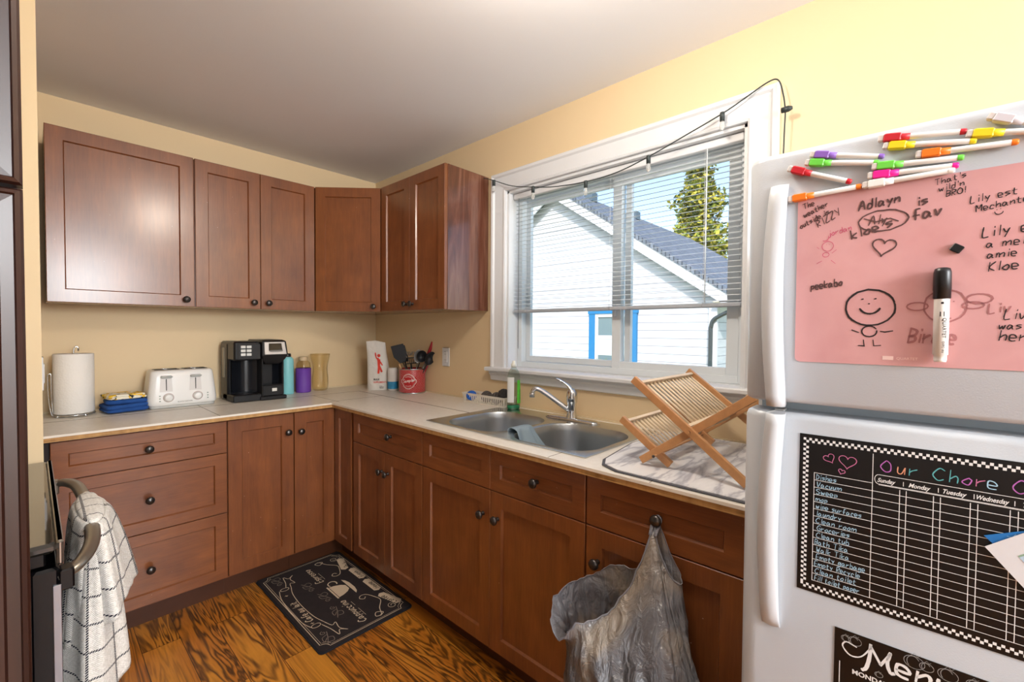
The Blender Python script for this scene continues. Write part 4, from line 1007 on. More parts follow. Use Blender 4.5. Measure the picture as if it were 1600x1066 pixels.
t = utensil('spatula', 'slotted black nylon turner behind the solid one in the red tin', .02, .02, .28, left, .3); aim(t, .9)
S().tube([(0, 0, 0), (0, 0, .2)], .0048, 8, flat=(1.4, .7)).build('handle', NYL, t)
bb = S(); 
for x0 in (-.032, -.016, 0, .016, .0305): bb.box(x0-.0035, x0+.0035, -.0015, .0015, .2, .3)
bb.box(-.035, .034, -.0015, .0015, .195, .215).box(-.035, .034, -.0015, .0015, .29, .305); bb.build('blade', NYL, t)
t = utensil('potato_masher', 'wire whisk with loose coils in the middle of the red tin', .0, .02, .1, away, .3); aim(t, 0)
S().tube([(0, 0, 0), (0, 0, .17)], .006, 8).build('handle', STEEL, t)
co = [(.036*math.sin(a*7)*.25+(-.045+.09*a/(2*PI)), .012*math.cos(a*7), .245+.012*math.sin(a*9)) for a in [2*PI*i/160 for i in range(161)]]
S().tube(co, .0014, 5).tube([(0, 0, .17), (-.03, 0, .22), (-.045, 0, .245)], .0016, 5).tube([(0, 0, .17), (.03, 0, .22), (.045, 0, .245)], .0016, 5).build('wire_coil', STEEL, t)
t['label'] = 'wire tool with a row of loose steel coils in the middle of the red tin'; t.name = 'wire_whisk'
t = utensil('slotted_spoon', 'black slotted nylon head low in the middle of the red tin', .015, 0, .12, left, .3); aim(t, 0)
S().tube([(0, 0, 0), (0, 0, .18)], .005, 8).build('handle', NYL, t)
bb = S().box(-.04, .04, -.0015, .0015, .178, .184).box(-.04, .04, -.0015, .0015, .215, .222)
for i in range(6): bb.bar((-.034+i*.0125, 0, .18), (-.028+i*.0135, 0, .22), .004, .003, (0, 1, 0))
bb.build('slotted_head', NYL, t)
t = utensil('serving_spoon', 'grey-white metal spoon with a long oval bowl in the red tin', -.01, -.02, .15, right, .3); aim(t, .3)
S().tube([(0, 0, 0), (0, 0, .19)], .004, 8, flat=(1.5, .6)).build('handle', STEEL, t)
def bowl(mb, zc, rx, rz_, dep): return mb.sheet(lambda u, v: ((rx*math.sqrt(v))*math.cos(2*PI*u), dep*(1-v)-.001, zc+rz_*math.sqrt(v)*math.sin(2*PI*u)), 28, 8)
bowl(S(), .232, .026, .043, .014).build('spoon_bowl', mat('pale_grey_metal', 'b8b6b4', .3, .5), t, solid=.0015)
for lab, tl, dx, dy, rz_ in (('round black nylon ladle in front on the right side of the red tin', .33, -.02, -.02, 0), ('oval black nylon spoon leaning far right out of the red tin', .47, -.0, -.03, .5)):
    t = utensil('nylon_spoon', lab, dx-.015, dy-.0, tl, right, .3); aim(t, rz_)
    S().tube([(0, 0, 0), (0, 0, .2)], .0045, 8, flat=(1.4, .7)).build('handle', NYL, t)
    bowl(S(), .243, .033, .046 if rz_ else .038, .022).build('spoon_bowl', NYL, t, solid=.002)
t = utensil('tongs', 'red-handled utensil rising highest from the red tin on the right', .01, -.01, .36, right, .3); aim(t, 0)
S().tube([(0, 0, 0), (0, 0, .2)], .005, 8).build('shaft', STEEL, t)
S().tube([(0, 0, .2), (0, 0, .21), (0, 0, .3), (0, 0, .345), (0, 0, .352)], [.008, .011, .012, .0115, .006], 12).build('grip', RSIL, t)
t.name = 'red_handled_utensil'
t = utensil('wooden_spoon', 'pale wooden handle leaning left at the front rim of the red tin', -.01, .0, .42, left, .2); aim(t, 0)
S().tube([(0, 0, 0), (0, 0, .19), (0, 0, .195)], [.006, .006, .003], 8).build('handle', mat('pale_wood', 'd0a878', .5), t)
t = utensil('spatula', 'red silicone utensil low at the right rim of the red tin', .02, -.02, .40, right, .2); aim(t, .1)
S().tube([(0, 0, 0), (0, 0, .15), (0, 0, .18)], [.005, .006, .009], 8, flat=(1.2, .6)).build('handle', RSIL, t)
# basket with scrubbers
t = std('basket', 'small white slotted plastic basket against the wall, left of the sink', 'basket', -.058, -1.29, 0)
BX, BYl = .098, .335
WPL = mat('basket_white', 'ece6da', .4)
def brect(i, z): return [(-BX/2+i, -BYl/2+i, z), (BX/2-i, -BYl/2+i, z), (BX/2-i, BYl/2-i, z), (-BX/2+i, BYl/2-i, z)]
b = S().box(-BX/2+.008, BX/2-.008, -BYl/2+.008, BYl/2-.008, 0, .002)
for z0, z1 in ((0, .009), (.043, .054)):
    b.loft([brect(.008-.006*z0/.05, z0), brect(.008-.006*z1/.05, z1), brect(.0095-.006*z1/.05, z1), brect(.0095-.006*z0/.05, z0), brect(.008-.006*z0/.05, z0)], True, False, False)
b.loft([brect(-.001, .052), brect(-.001, .055), brect(.004, .055), brect(.004, .052), brect(-.001, .052)], True, False, False)
nn = 22
for i in range(nn+1):
    y = -BYl/2+.008+(BYl-.016)*i/nn
    for s_ in (-1, 1): b.bar((s_*(BX/2-.008), y, .006), (s_*(BX/2-.003), y, .046), .0015, .0065, (1, 0, 0))
for i in range(7):
    x = -BX/2+.008+(BX-.016)*i/6
    for s_ in (-1, 1): b.bar((x, s_*(BYl/2-.008), .006), (x, s_*(BYl/2-.003), .046), .0065, .0015, (0, 1, 0))
b.build('basket_body', WPL, t)
t = thing('dish_brush', 'round scrub brush with a blue cap in the white basket', 'brush', (-.075, -1.172, ZC0+.028)); t.rotation_euler = Vector((-.55, -.5, .55)).to_track_quat('Z', 'Y').to_euler()
S().lathe([(0, -.02), (.016, -.02), (.02, -.002), (.02, .012), (.026, .014)], 24).build('clear_bowl', mat('clear_plastic', 'e8eef0', .15, alpha=.55), t)
S().lathe([(0, .014), (.028, .014), (.030, .018), (.029, .026), (.024, .029), (0, .030)], 28).build('blue_cap', mat('cap_blue', '1f5cb8', .35), t)
def scrub(name, mt, x, y, z, r, label, n=90, sq=1, grp=None):
    m = MB(); rr = random.Random(int(y*-1000)); pts = []
    v = Vector((r, 0, 0))
    for i in range(n*3):
        a = i*2.39996; b_ = math.sin(i*.37+.5*math.sin(i*.11)); rad_ = r*(.72+.28*math.sin(i*1.7))
        pts.append((rad_*math.cos(a*.6)*math.sqrt(max(0, 1-b_*b_)), rad_*math.sin(a*.6)*math.sqrt(max(0, 1-b_*b_)), rad_*b_*sq))
    m.tube(catmull3(pts, 3), .0013, 4, False); o = m.build(name, mt, None); o.location = (x, y, z); tag(o, label, 'scrubber', grp); return o
SS = mat('dark_steel_wool', '6a6460', .4, .6)
def disc_scrub(y, label):
    m = MB()
    for k_ in range(9):
        rr_ = .008+.0028*k_
        m.tube([(rr_*math.cos(a)+.0, rr_*math.sin(a), .010*math.sin(a*7+k_)*.35) for a in [2*PI*i/36 for i in range(37)]], .0022, 5, False)
    o = m.build('round_scrubber', SS, None); o.location = (-.066, y, ZC0+.042); o.rotation_euler = (rad(90-12), 0, -.82); return tag(o, label, 'scrubber')
disc_scrub(-1.285, 'round dark wire scrubber standing next to the blue brush in the white basket')
disc_scrub(-1.362, 'round dark wire scrubber in the middle of the white basket, nearer the sink')
scrub('scouring_pad', mat('charcoal_scourer', '4a4848', .7), -.048, -1.400, ZC0+.068, .038, 'bushy charcoal scouring pad heaped at the sink end of the white basket', 160, .7)
# soap bottle
t = std('dish_soap_bottle', 'nearly empty clear dish soap bottle with a green label behind the sink', 'bottle', -.082, -1.502, -.6, z=ZW+.0046)
def el(rx, ry, z, n=32): return [(rx*math.cos(2*PI*i/n), ry*math.sin(2*PI*i/n), z) for i in range(n)]
S().loft([el(.001, .001, 0), el(.030, .020, 0), el(.034, .023, .005), el(.035, .024, .03), el(.031, .021, .09), el(.033, .022, .14), el(.033, .022, .17), el(.026, .018, .195), el(.013, .013, .212), el(.012, .012, .218)]).build('bottle_body', thin_glass('soap_bottle_clear', 'eef5f1', .8, .12), t)
S().loft([el(.029, .019, .0015), el(.033, .0222, .006), el(.0335, .0228, .019), el(.0001, .0001, .019)]).build('soap_liquid', mat('soap_green', '1f9a6c', .15, trans=.3), t)
S().loft([el(.0135, .0135, .214), el(.014, .014, .23), el(.010, .010, .236), el(.007, .007, .248), el(.001, .001, .249)], True, True).build('bottle_cap', mat('cap_clear_white', 'e4e6dc', .3), t)
S().sheet(lambda u, v: ((.0352)*math.cos(-PI*.95+u*PI*.42), (.0242)*math.sin(-PI*.95+u*PI*.42), .035+.13*v), 10, 4).build('front_label', mat('soap_label', 'e8ecec', .35, var=.1), t)
S().sheet(lambda u, v: ((.0358)*math.cos(-PI*.38+u*PI*.33*(1-v*.4)), (.0248)*math.sin(-PI*.38+u*PI*.33*(1-v*.4)), .03+.12*v), 10, 6).build('green_label', mat('label_green', '54c040', .35, var=.3, vscale=50), t)
# drying mat
t = std('drying_mat', 'white grey-marbled drying mat with a dark edge, under the dish rack', 'mat', 0, 0)
mp_ = [(-.628, -2.78), (-.628, -2.405), (-.60, -2.345), (-.55, -2.318), (-.30, -2.282), (-.06, -2.29), (-.02, -2.31), (-.02, -2.78)]
mo = Vector((-.32, -2.55, ZC0)); t.location = mo
mpp = [(x-mo.x, y-mo.y) for x, y in mp_]
S().prism(mpp, 'z', 0, .004).build('edge_binding', mat('mat_edge_grey', '4e4e54', .8), t, bevel=.0015)
ins = [(x*.975, y*.965) for x, y in mpp]
k = NB('marble_print'); g_ = k.tc.outputs['Object']; a = k.noise(k.map(g_, (2.5, 9, 1), rot=(0, 0, .5)), 1.5, 4, .5, .5)
k.out(k.ramp(a, [(.3, 'e6e6e8'), (.44, 'dcdcde'), (.5, 'a8a8b0'), (.56, 'dedee0'), (.68, 'e6e4e4'), (.74, 'b4b0ae'), (.8, 'd6d4d2')]), .7)
S().prism(ins, 'z', .0041, .0065).build('mat_surface', MAT['marble_print'], t)
# dish rack
t = std('dish_rack', 'folding bamboo dish rack standing crossed open on the drying mat', 'rack', -.33, -2.585, 0, z=ZW+.0075)
def rp(x, y, z): return (x+.33, y+2.585, z-.9135)
XN, XF_ = -.54, -.12
zb = .9225
def rail(x, a, b, w=.014, h=.022): return S().bar(rp(x, *a), rp(x, *b), w, h, (1, 0, 0)) if False else bar2(x, a, b, w, h)
def bar2(x, a, b, w, h):
    ay, az = a; by, bz = b; d = Vector((0, by-ay, bz-az)).normalized(); n = Vector((0, -d.z, d.y)); m = S()
    rs = []
    for (y, z) in (a, b): rs.append([rp(x+sx*w/2, y+n.y*sn*h/2, z+n.z*sn*h/2) for sx, sn in ((-1, -1), (1, -1), (1, 1), (-1, 1))])
    return m.loft(rs, True, True, False)
A_ = ((-2.415, 1.172), (-2.735, .926)); B_ = ((-2.437, .927), (-2.745, 1.152)); C_ = ((-2.36, 1.040), (-2.520, .926))
for x in (XN, XF_):
    rail(x, *A_).build('leg_rail', BAMBOO, t, bevel=.0015)
    rail(x+(.016 if x == XN else -.016), *B_).build('leg_rail', BAMBOO, t, bevel=.0015)
    rail(x+(.032 if x == XN else -.032), *C_).build('tier_rail', BAMBOO, t, bevel=.0015)
def lerp(P, s): return (P[0][0]+(P[1][0]-P[0][0])*s, P[0][1]+(P[1][1]-P[0][1])*s)
def panel(P, s0, s1, xi, n, off, nm):
    a, b = lerp(P, s0), lerp(P, s1); d = Vector((b[0]-a[0], b[1]-a[1])).normalized(); nn_ = Vector((-d.y, d.x))*off
    m = S()
    for s_ in (s0, s1):
        p = lerp(P, s_); m.bar(rp(XN+xi, p[0]+nn_.x, p[1]+nn_.y), rp(XF_-xi, p[0]+nn_.x, p[1]+nn_.y), .009, .020, (0, -d.y, d.x) if False else (0, d.y*0+(-d.y), d.x))
    m.build('crossbar', BAMBOOL, t)
    m = S()
    for i in range(n):
        x = XN+xi+.018+(XF_-XN-2*xi-.036)*i/(n-1)
        m.tube([rp(x, a[0]+nn_.x, a[1]+nn_.y), rp(x, b[0]+nn_.x, b[1]+nn_.y)], .0037, 6, True)
    m.build(nm, BAMBOOL, t)
panel(A_, .05, .50, .004, 15, .004, 'slats'); panel(C_, .08, .72, .034, 14, .004, 'slats'); panel(B_, .42, .96, .02, 14, -.004, 'slats')
S().tube([rp(XN-.012, -2.587, 1.0395), rp(XF_+.012, -2.587, 1.0395)], .004, 10).build('pivot_rod', BAMBOO, t)
S().tube([rp(XN-.010, -2.486, .952), rp(XF_+.010, -2.486, .952)], .0035, 10).build('pivot_rod', BAMBOO, t)
for x, (y, z) in ((XN-.0085, (-2.587, 1.0395)), (XN-.0085, (-2.486, .952))):
    S().lathe([(0, -.003), (.0042, -.002), (.0042, .002), (0, .003)], 10, rp(x, y, z), 'x').build('screw_head', KNOB, t)

# ---------------- outlets
def outlet(label, loc, rz, toggle=False):
    t = thing('wall_outlet', label, 'outlet', loc, rz)
    MB().cbox(-.036, .036, -.006, 0, -.058, .058, .003).build('cover_plate', WHITE, t)
    MB().cbox(-.017, .017, -.009, -.005, -.034, .034, .002).build('outlet_insert', mat('insert_white', 'dedede', .3), t)
    b = MB()
    for z in (-.018, .018):
        for x in (-.006, .006): b.box(x-.001, x+.001, -.0093, -.0088, z-.004, z+.004)
    b.build('socket_slots', mat('slot_grey', '5a5a58', .5), t); return t
outlet('white wall outlet between the red tin and the window', (0, -.848, 1.146), -PI/2)
outlet('white wall outlet on the left side wall beside the paper towels', (XL, -.80, 1.155), PI/2)

# ================================================================== STOVE, TOWEL, PANTRY
SX, SY0, SY1 = -1.752, -1.125, -1.870; ZS = .912
sv = thing('stove', 'black and stainless kitchen range standing against the left wall stub', 'stove', (SX, SY1, 0), PI/2)
# local: x runs along +y world (0..SW), -y local = +x world (front at y=0), +y = back (-x)
SW = SY0-SY1
STB = mat('stove_black', '08080a', .3); STS = mat('stove_steel', 'a8a49c', .22, .9)
MB().cbox(.0, SW, .035, .62, .09, .865, .004).build('oven_body', STB, sv)
MB().cbox(.005, SW-.005, .06, .6, 0, .09, .004).build('plinth', STB, sv)
COOK = mat('cooktop_glass', '2c2a26', .06, coat=.6)
MB().cbox(-.003, SW+.003, -.004, .65, .893, ZS, .006).build('cooktop', COOK, sv)
MB().cbox(-.003, SW+.003, -.012, -.002, .868, ZS+.003, .004).build('front_trim', STS, sv)
MB().cbox(.012, SW-.012, .012, .62, .866, .893, .003).build('cooktop_base', STB, sv)
MB().cbox(0, SW, .56, .65, ZS, 1.04, .01).build('back_panel', STB, sv)
for x in (.2, .55):
    for y in (.17, .43):
        m = MB()
        for r in (.075, .09): m.lathe([(r, ZS+.0003), (r+.002, ZS+.0004), (r+.002, ZS+.0005)], 40, (x, y, 0))
        m.build('burner_ring', mat('burner_grey', '55524c', .3), sv)
dr = MB().cbox(.004, SW-.004, -.006, .034, .235, .862, .005).build('oven_door', STB, sv)
MB().cbox(.10, SW-.10, -.0085, -.005, .33, .70, .003).build('door_window', BLACKG, dr)
MB().cbox(.004, SW-.004, -.009, -.003, .235, .30, .002).build('steel_strip', STS, dr)
MB().cbox(-.0005, .006, -.008, .004, .24, .83, .001).build('edge_strip', mat('edge_chrome', 'a4a8b0', .3, .9), dr)
MB().cbox(.004, SW-.004, -.006, .034, .095, .228, .005).build('storage_drawer', STB, sv)
hy = [(.018, -.004, .838), (.02, -.018, .842), (.035, -.034, .848), (.08, -.050, .852), (.16, -.062, .855), (SW/2, -.068, .856), (SW-.16, -.062, .855), (SW-.08, -.050, .852), (SW-.035, -.034, .848), (SW-.02, -.018, .842), (SW-.018, -.004, .838)]
MB().tube(catmull3(hy, 5), .0115, 12, flat=(1.25, .9)).build('oven_handle', mat('handle_satin', '8c8478', .3, .75), dr)
for x in (.02, SW-.02): MB().cbox(x-.018, x+.018, -.026, -.004, .815, .855, .003).build('handle_bracket', STB if x < .1 else MAT['handle_satin'], dr)
# checked towel over the handle
k = NB('white_check_towel'); uvn = k.n.new('ShaderNodeUVMap'); uvn.uv_map = 'UVMap'
sx = k.n.new('ShaderNodeSeparateXYZ'); k.l.new(uvn.outputs[0], sx.inputs[0])
def lines(o_, per, wd, off):
    m_ = k.math('PINGPONG', k.math('ADD', o_, off), per/2); return k.math('LESS_THAN', m_, wd)
nz_ = k.noise(k.tc.outputs['Object'], 220, 1)
la = lines(sx.outputs[0], .062, .0024, .0); lb_ = lines(sx.outputs[1], .062, .0024, .02)
dash = k.math('GREATER_THAN', k.math('SINE', k.math('MULTIPLY', k.math('ADD', sx.outputs[0], sx.outputs[1]), 1100.)), -.55)
f_ = k.math('MULTIPLY', k.math('MAXIMUM', la, lb_), dash)
waf = k.math('MULTIPLY', k.math('SINE', k.math('MULTIPLY', sx.outputs[0], 1300.)), k.math('SINE', k.math('MULTIPLY', sx.outputs[1], 1300.)))
k.bump(waf, .5, .0015)
CHECK = k.out(k.mix(f_, k.ramp(nz_, [(.3, 'd8d4cc'), (.7, 'efece6')]), L('0c1228')), .95)
def add_uv(o, fn):
    uv = o.data.uv_layers.new(name='UVMap')
    for lp in o.data.loops: uv.data[lp.index].uv = fn(lp.vertex_index)
tw = thing('hand_towel', 'white waffle towel with thin dark check lines, bunched over the oven handle', 'towel', (-1.683, -1.53, .862))
HN = 72; VN = 40
def skirt(name, zt, zb_, rx0, rx1, ry0, ry1, cx0, cx1, seed, amp, cy0=0, cy1=0):
    vs = []; uvs = []
    for j_ in range(VN+1):
        v = j_/VN
        for i in range(HN+1):
            a = 2*PI*i/HN+.0
            e = v**.55
            fold = amp*e*(math.sin(a*5+seed+.8*v)+.55*math.sin(a*9+seed*2.3-1.3*v)+.3*math.sin(a*14+seed))
            rx = rx0+(rx1-rx0)*e+fold*.55; ry = ry0+(ry1-ry0)*e+fold
            x = cx0+(cx1-cx0)*v+rx*math.cos(a); y = cy0+(cy1-cy0)*v+ry*math.sin(a)
            zbb = zb_(a); z = zt+(zbb-zt)*v+.010*math.sin(a*3+seed)*v*(1-v)
            if v < .12: z += .012*(1-(1-v/.12)**2)-.012
            vs.append((x, y, z)); uvs.append((i/HN*.44, v*(zt-zbb)))
    m = MB(); fs = [(j_*(HN+1)+i, j_*(HN+1)+i+1, (j_+1)*(HN+1)+i+1, (j_+1)*(HN+1)+i) for j_ in range(VN) for i in range(HN)]
    m.add(vs, fs, True); o = m.build(name, CHECK, tw, solid=.003); add_uv(o, lambda q_: uvs[q_]); return o
skirt('outer_fold', .015, lambda a: -.255-.055*math.cos(a)*-1-.02*math.sin(a), .025, .064, .13, .15, .0, .016, 1.1, .012)
skirt('inner_fold', .005, lambda a: -.40+.035*math.cos(a)+.03*math.sin(a), .020, .066, .12, .155, .0, .0, 3.4, .009)
cap = MB()
def capf(u, v):
    a = 2*PI*u; r = math.sin(v*PI/2); return (.0255*r*math.cos(a), .132*r*math.sin(a)+.0, .003+.015*math.cos(v*PI/2)**.6+.0015*math.sin(a*9)*v)
o = cap.sheet(capf, 36, 8).build('top_fold', CHECK, tw); add_uv(o, lambda q_: (o.data.vertices[q_].co.x+.2, o.data.vertices[q_].co.y+.2))
# pantry in the foreground
PX0, PX1, PY0, PY1 = -2.40, -1.7808, -2.40, -1.93
pn = thing('pantry_cabinet', 'tall dark wood pantry cabinet edge at the far left foreground', 'cabinet', (PX0, PY0, 0))
PM = MAT['pantry_wood']; pw = PX1-PX0
MB().cbox(0, pw-.004, .022, PY1-PY0, .09, 2.35, .003).build('body', PM, pn)
MB().box(.01, pw-.01, .06, PY1-PY0, 0, .09).build('toe_kick', PM, pn)
def raised_door(z0, z1):
    h = z1-z0; w_ = pw
    def rect(i, y): return [(i, y, z0+i), (w_-i, y, z0+i), (w_-i, y, z1-i), (i, y, z1-i)]
    m = MB().loft([rect(0, .02), rect(0, .003), rect(.002, -.001), rect(.0055, -.003), rect(.007, -.0), rect(.016, -.001), rect(.018, -.0045), rect(.024, -.004), rect(.028, .0), rect(.05, .0), rect(.054, .006), rect(.07, .002)], True, True, False)
    return m.build('door', PM, pn)
raised_door(.095, 1.4535); raised_door(1.4575, 2.34)

# ================================================================== FLOOR MAT
fm = thing('floor_mat', 'black kitchen mat printed with coffee cups and lettering in front of the corner', 'mat', (-.56, -1.305, .0005), PI/2)
# local x = world +y (0..0.765), local y = world -x (0..0.445)
MLn, MWd = .765, .445
MB().prism(rr_poly(MLn, MWd, .02), 'z', 0, .006).build('mat_edge', mat('mat_binding', '17161c', .9), fm, bevel=.002)
MB().prism([(x*.98+MLn*.01, y*.97+MWd*.015) for x, y in rr_poly(MLn, MWd, .02)], 'z', .0061, .0085).build('mat_face', mat('mat_charcoal', '241c1c', .95, bump=.3, bscale=400, var=.3, vscale=30), fm)
pf = lambda u, v: (u, v, .0089)
CRE = mat('cream_print', 'cfbb9f', .9, var=.1); GRE = mat('taupe_print', '7a6c60', .9)
m = MB()
def border(i, r, wd):
    x0, x1, y0, y1 = i, MLn-i, i, MWd-i; P = []
    for cx, cy, a0 in ((x1, y1, 1.5*PI), (x0, y1, 0), (x0, y0, PI/2), (x1, y0, PI)):
        arc = [(cx+r*math.cos(a0-PI/2*k_/6), cy+r*math.sin(a0-PI/2*k_/6)) for k_ in range(7)]
        P.append(arc)
    # order corners: TR, TL, BL, BR with concave arcs
    TRc = [(x1+r*math.cos(a), y1+r*math.sin(a)) for a in [1.5*PI-PI/2*k_/6 for k_ in range(7)]]
    TL = [(x0+r*math.cos(a), y1+r*math.sin(a)) for a in [0-PI/2*k_/6 for k_ in range(7)]]
    BL = [(x0+r*math.cos(a), y0+r*math.sin(a)) for a in [PI/2-PI/2*k_/6 for k_ in range(7)]]
    BR = [(x1+r*math.cos(a), y0+r*math.sin(a)) for a in [PI-PI/2*k_/6 for k_ in range(7)]]
    return TRc+TL+BL+BR+[TRc[0]]
ink(m, [border(.022, .03, 0)], .0028, pf, 0); ink(m, [border(.030, .03, 0)], .0014, pf, 0)
ink(m, T('Cappuccino', .063, .205, .034, 0, .15, .95), .0042, pf); ink(m, T('Espresso', .505, .205, .034, 0, .15, .95), .0042, pf)
ink(m, [[(.1, .19), (.17, .19)], [(.2, .19), (.24, .19)], [(.52, .19), (.6, .19)]], .002, pf)
# cup and saucer (filled)
def poly(pts, mb=None): (mb or m).add([pf(*p) for p in pts], [tuple(range(len(pts)))])
poly([(.308, .222), (.436, .222), (.436, .214), (.308, .214)])
poly([(.314, .211), (.43, .211), (.424, .185), (.41, .158), (.392, .142), (.352, .142), (.334, .158), (.32, .185)])
poly([(.29, .136), (.452, .136), (.434, .124), (.4, .117), (.342, .117), (.308, .124)])
ink(m, [circle_pts(.448, .184, .024, .021, -2.2, 2.2, 14)], .006, pf)
# banner with lettering
ink(m, [smooth_pts([(.188, .40), (.25, .415), (.38, .42), (.50, .412), (.573, .395)]), smooth_pts([(.19, .345), (.26, .36), (.38, .366), (.5, .358), (.57, .34)]), circle_pts(.188, .38, .014, .02, 0, 2*PI, 12), circle_pts(.573, .37, .014, .02, 0, 2*PI, 12),
        smooth_pts([(.19, .345), (.14, .33), (.15, .31), (.10, .315), (.064, .294), (.09, .32), (.06, .335), (.12, .345), (.178, .36)]), smooth_pts([(.57, .34), (.61, .33), (.60, .31), (.65, .315), (.68, .292), (.66, .32), (.69, .335), (.63, .345), (.585, .36)])], .003, pf)
ink(m, T('Cafe au lait', .235, .372, .030, 0, .15, .85), .0042, pf)
for u in (.215, .51): ink(m, [[(u-.007, .385), (u+.007, .385)], [(u, .378), (u, .392)], [(u-.005, .38), (u+.005, .39)]], .002, pf)
# lower banners
for u, v, a, s_ in ((.135, .045, .25, 'Coffee'), (.30, .047, 0, 'House'), (.32, .030, 0, ''), (.455, .045, 0, 'Fresh'), (.60, .055, -.25, 'Daily')):
    if not s_: continue
    w_ = .058; ca_, sa_ = math.cos(a), math.sin(a)
    poly([(u+x*ca_-y*sa_, v+x*sa_+y*ca_) for x, y in ((-w_, -.019), (w_, -.019), (w_+.012, 0), (w_, .019), (-w_, .019), (-w_-.012, 0))])
# swirls
def spiral(cx, cy, r, t0, t1, k_=1): return [(cx+r*(1-.75*i/20)*math.cos(t0+(t1-t0)*i/20), cy+r*(1-.75*i/20)*math.sin(t0+(t1-t0)*i/20)) for i in range(21)]
for s_, ux in ((1, 0), (-1, MLn-.01)):
    f2 = lambda u, v: (ux+s_*u, v)
    ink(m, [[f2(*p) for p in smooth_pts([(.044, .147), (.06, .125), (.08, .15), (.055, .165), (.05, .14), (.10, .12), (.15, .085), (.19, .09), (.24, .11), (.25, .135), (.232, .15), (.215, .135), (.228, .122)])]], .0035, pf)
    ink(m, [[f2(*p) for p in spiral(.075, .067, .022, 0, 8)], [f2(*p) for p in smooth_pts([(.095, .067), (.075, .03), (.055, .045)])]], .0025, pf)
m.build('cream_print', CRE, fm)
m = MB()
for u, v, s_ in ((.511, .277, 1), (.216, .269, -1), (.677, .367, 1), (.077, .378, -1), (.372, .256, 1)):
    ink(m, [smooth_pts([(u-.04*s_, v-.012), (u, v), (u+.045*s_, v+.02)]), smooth_pts([(u-.02*s_, v-.005), (u-.01*s_, v+.02), (u+.02*s_, v+.022), (u, v+.004)]), smooth_pts([(u, v), (u+.01*s_, v-.018), (u+.035*s_, v-.012), (u+.03*s_, v+.01)]), spiral(u-.04*s_, v+.003, .013, 0, 7)], .003, pf); m.build('leaf_print', GRE, fm); m = MB()
m = MB()
for u, v, a, s_ in ((.135, .045, .25, 'Coffee'), (.30, .047, 0, 'House'), (.455, .045, 0, 'Fresh'), (.60, .055, -.25, 'Daily')):
    ink(MB(), T(s_, u-.05, v-.011, .024, a, .1, .95), .0036, lambda x, y: (x, y, .0093)).build('dark_lettering', mat('mat_dark_print', '2c2422', .9), fm)

# ================================================================== PLASTIC BAG
k = NB('grey_carrier_plastic'); g_ = k.tc.outputs['Object']
a = k.noise(k.map(g_, (1, 1, .28)), 26, 4, .8, .6); b_ = k.noise(g_, 14, 3, .5); k.bump(k.math('ADD', a, b_), .9, .02)
big = k.noise(g_, 6.5, 2, .6)
k.out(k.ramp(big, [(.3, '4c4a4c'), (.5, '6c6c70'), (.66, '8c8276')]), .3, Transmission_Weight=.0, Alpha=.93, Specular_IOR_Level=.7)
BAGM = MAT['grey_carrier_plastic']
bg_ = thing('plastic_bag', 'grey plastic shopping bag full of rubbish hanging from a drawer knob', 'bag', (-.66, -2.5355, .79))
RN = 144
# body as a lofted sack: section rings with widening ellipse, plus two straps
def sack_ring(z, cx, cy, rx, ry, seed, amp, droop=0):
    out = []
    for i in range(RN):
        a = 2*PI*i/RN; n_ = noise.noise(Vector((math.cos(a)*2.6, math.sin(a)*2.6, z*3+seed)))+.6*noise.noise(Vector((math.cos(a)*7, math.sin(a)*7, z*2)))
        x = cx+(rx+amp*n_)*math.cos(a); y = cy+(ry+amp*n_*1.3)*math.sin(a)
        x = min(x, -.624)
        out.append(Vector((x, y, z+droop*math.cos(a))))
    return out
rim_ = []
# angle-indexed rim: a=0 is towards the cabinet (+x), pi/2 is +y (left), pi is towards the room, 3pi/2 is right
keys = [(0, (-.635, -2.47, .645)), (.35, (-.640, -2.42, .645)), (.8, (-.655, -2.36, .60)), (1.25, (-.70, -2.315, .575)), (1.6, (-.77, -2.30, .555)), (1.95, (-.825, -2.33, .52)), (2.25, (-.84, -2.37, .50)), (2.6, (-.825, -2.41, .55)),
        (2.95, (-.79, -2.445, .562)), (3.3, (-.75, -2.475, .59)), (3.6, (-.70, -2.505, .655)), (3.85, (-.67, -2.524, .73)), (4.05, (-.652, -2.531, .775)), (4.2, (-.630, -2.534, .797)), (4.35, (-.648, -2.540, .78)), (4.6, (-.664, -2.562, .735)), (4.85, (-.676, -2.595, .69)), (5.05, (-.668, -2.618, .675)), (5.3, (-.645, -2.61, .685)), (5.5, (-.634, -2.575, .73)), (5.7, (-.630, -2.55, .78)), (5.85, (-.629, -2.538, .797)), (6.0, (-.631, -2.526, .75)), (6.13, (-.633, -2.50, .68))]
def keypt(a):
    n = len(keys); j_ = n-1
    for q_ in range(n):
        if keys[q_][0] <= a: j_ = q_
    a0 = keys[j_][0]; a1 = keys[(j_+1) % n][0]+(2*PI if j_ == n-1 else 0); f = (a-a0)/(a1-a0)
    p0, p1, p2, p3 = [Vector(keys[(j_+d_) % n][1]) for d_ in (-1, 0, 1, 2)]
    return .5*(2*p1+(p2-p0)*f+(2*p0-5*p1+4*p2-p3)*f*f+(-p0+3*p1-3*p2+p3)*f**3)
for i in range(RN):
    a = 2*PI*i/RN; p = keypt(a); w_ = .006*noise.noise(Vector((math.cos(a)*9, math.sin(a)*9, 2)))*(0 if p.z > .7 else 1)
    rim_.append(p+Vector((0, w_, w_)))
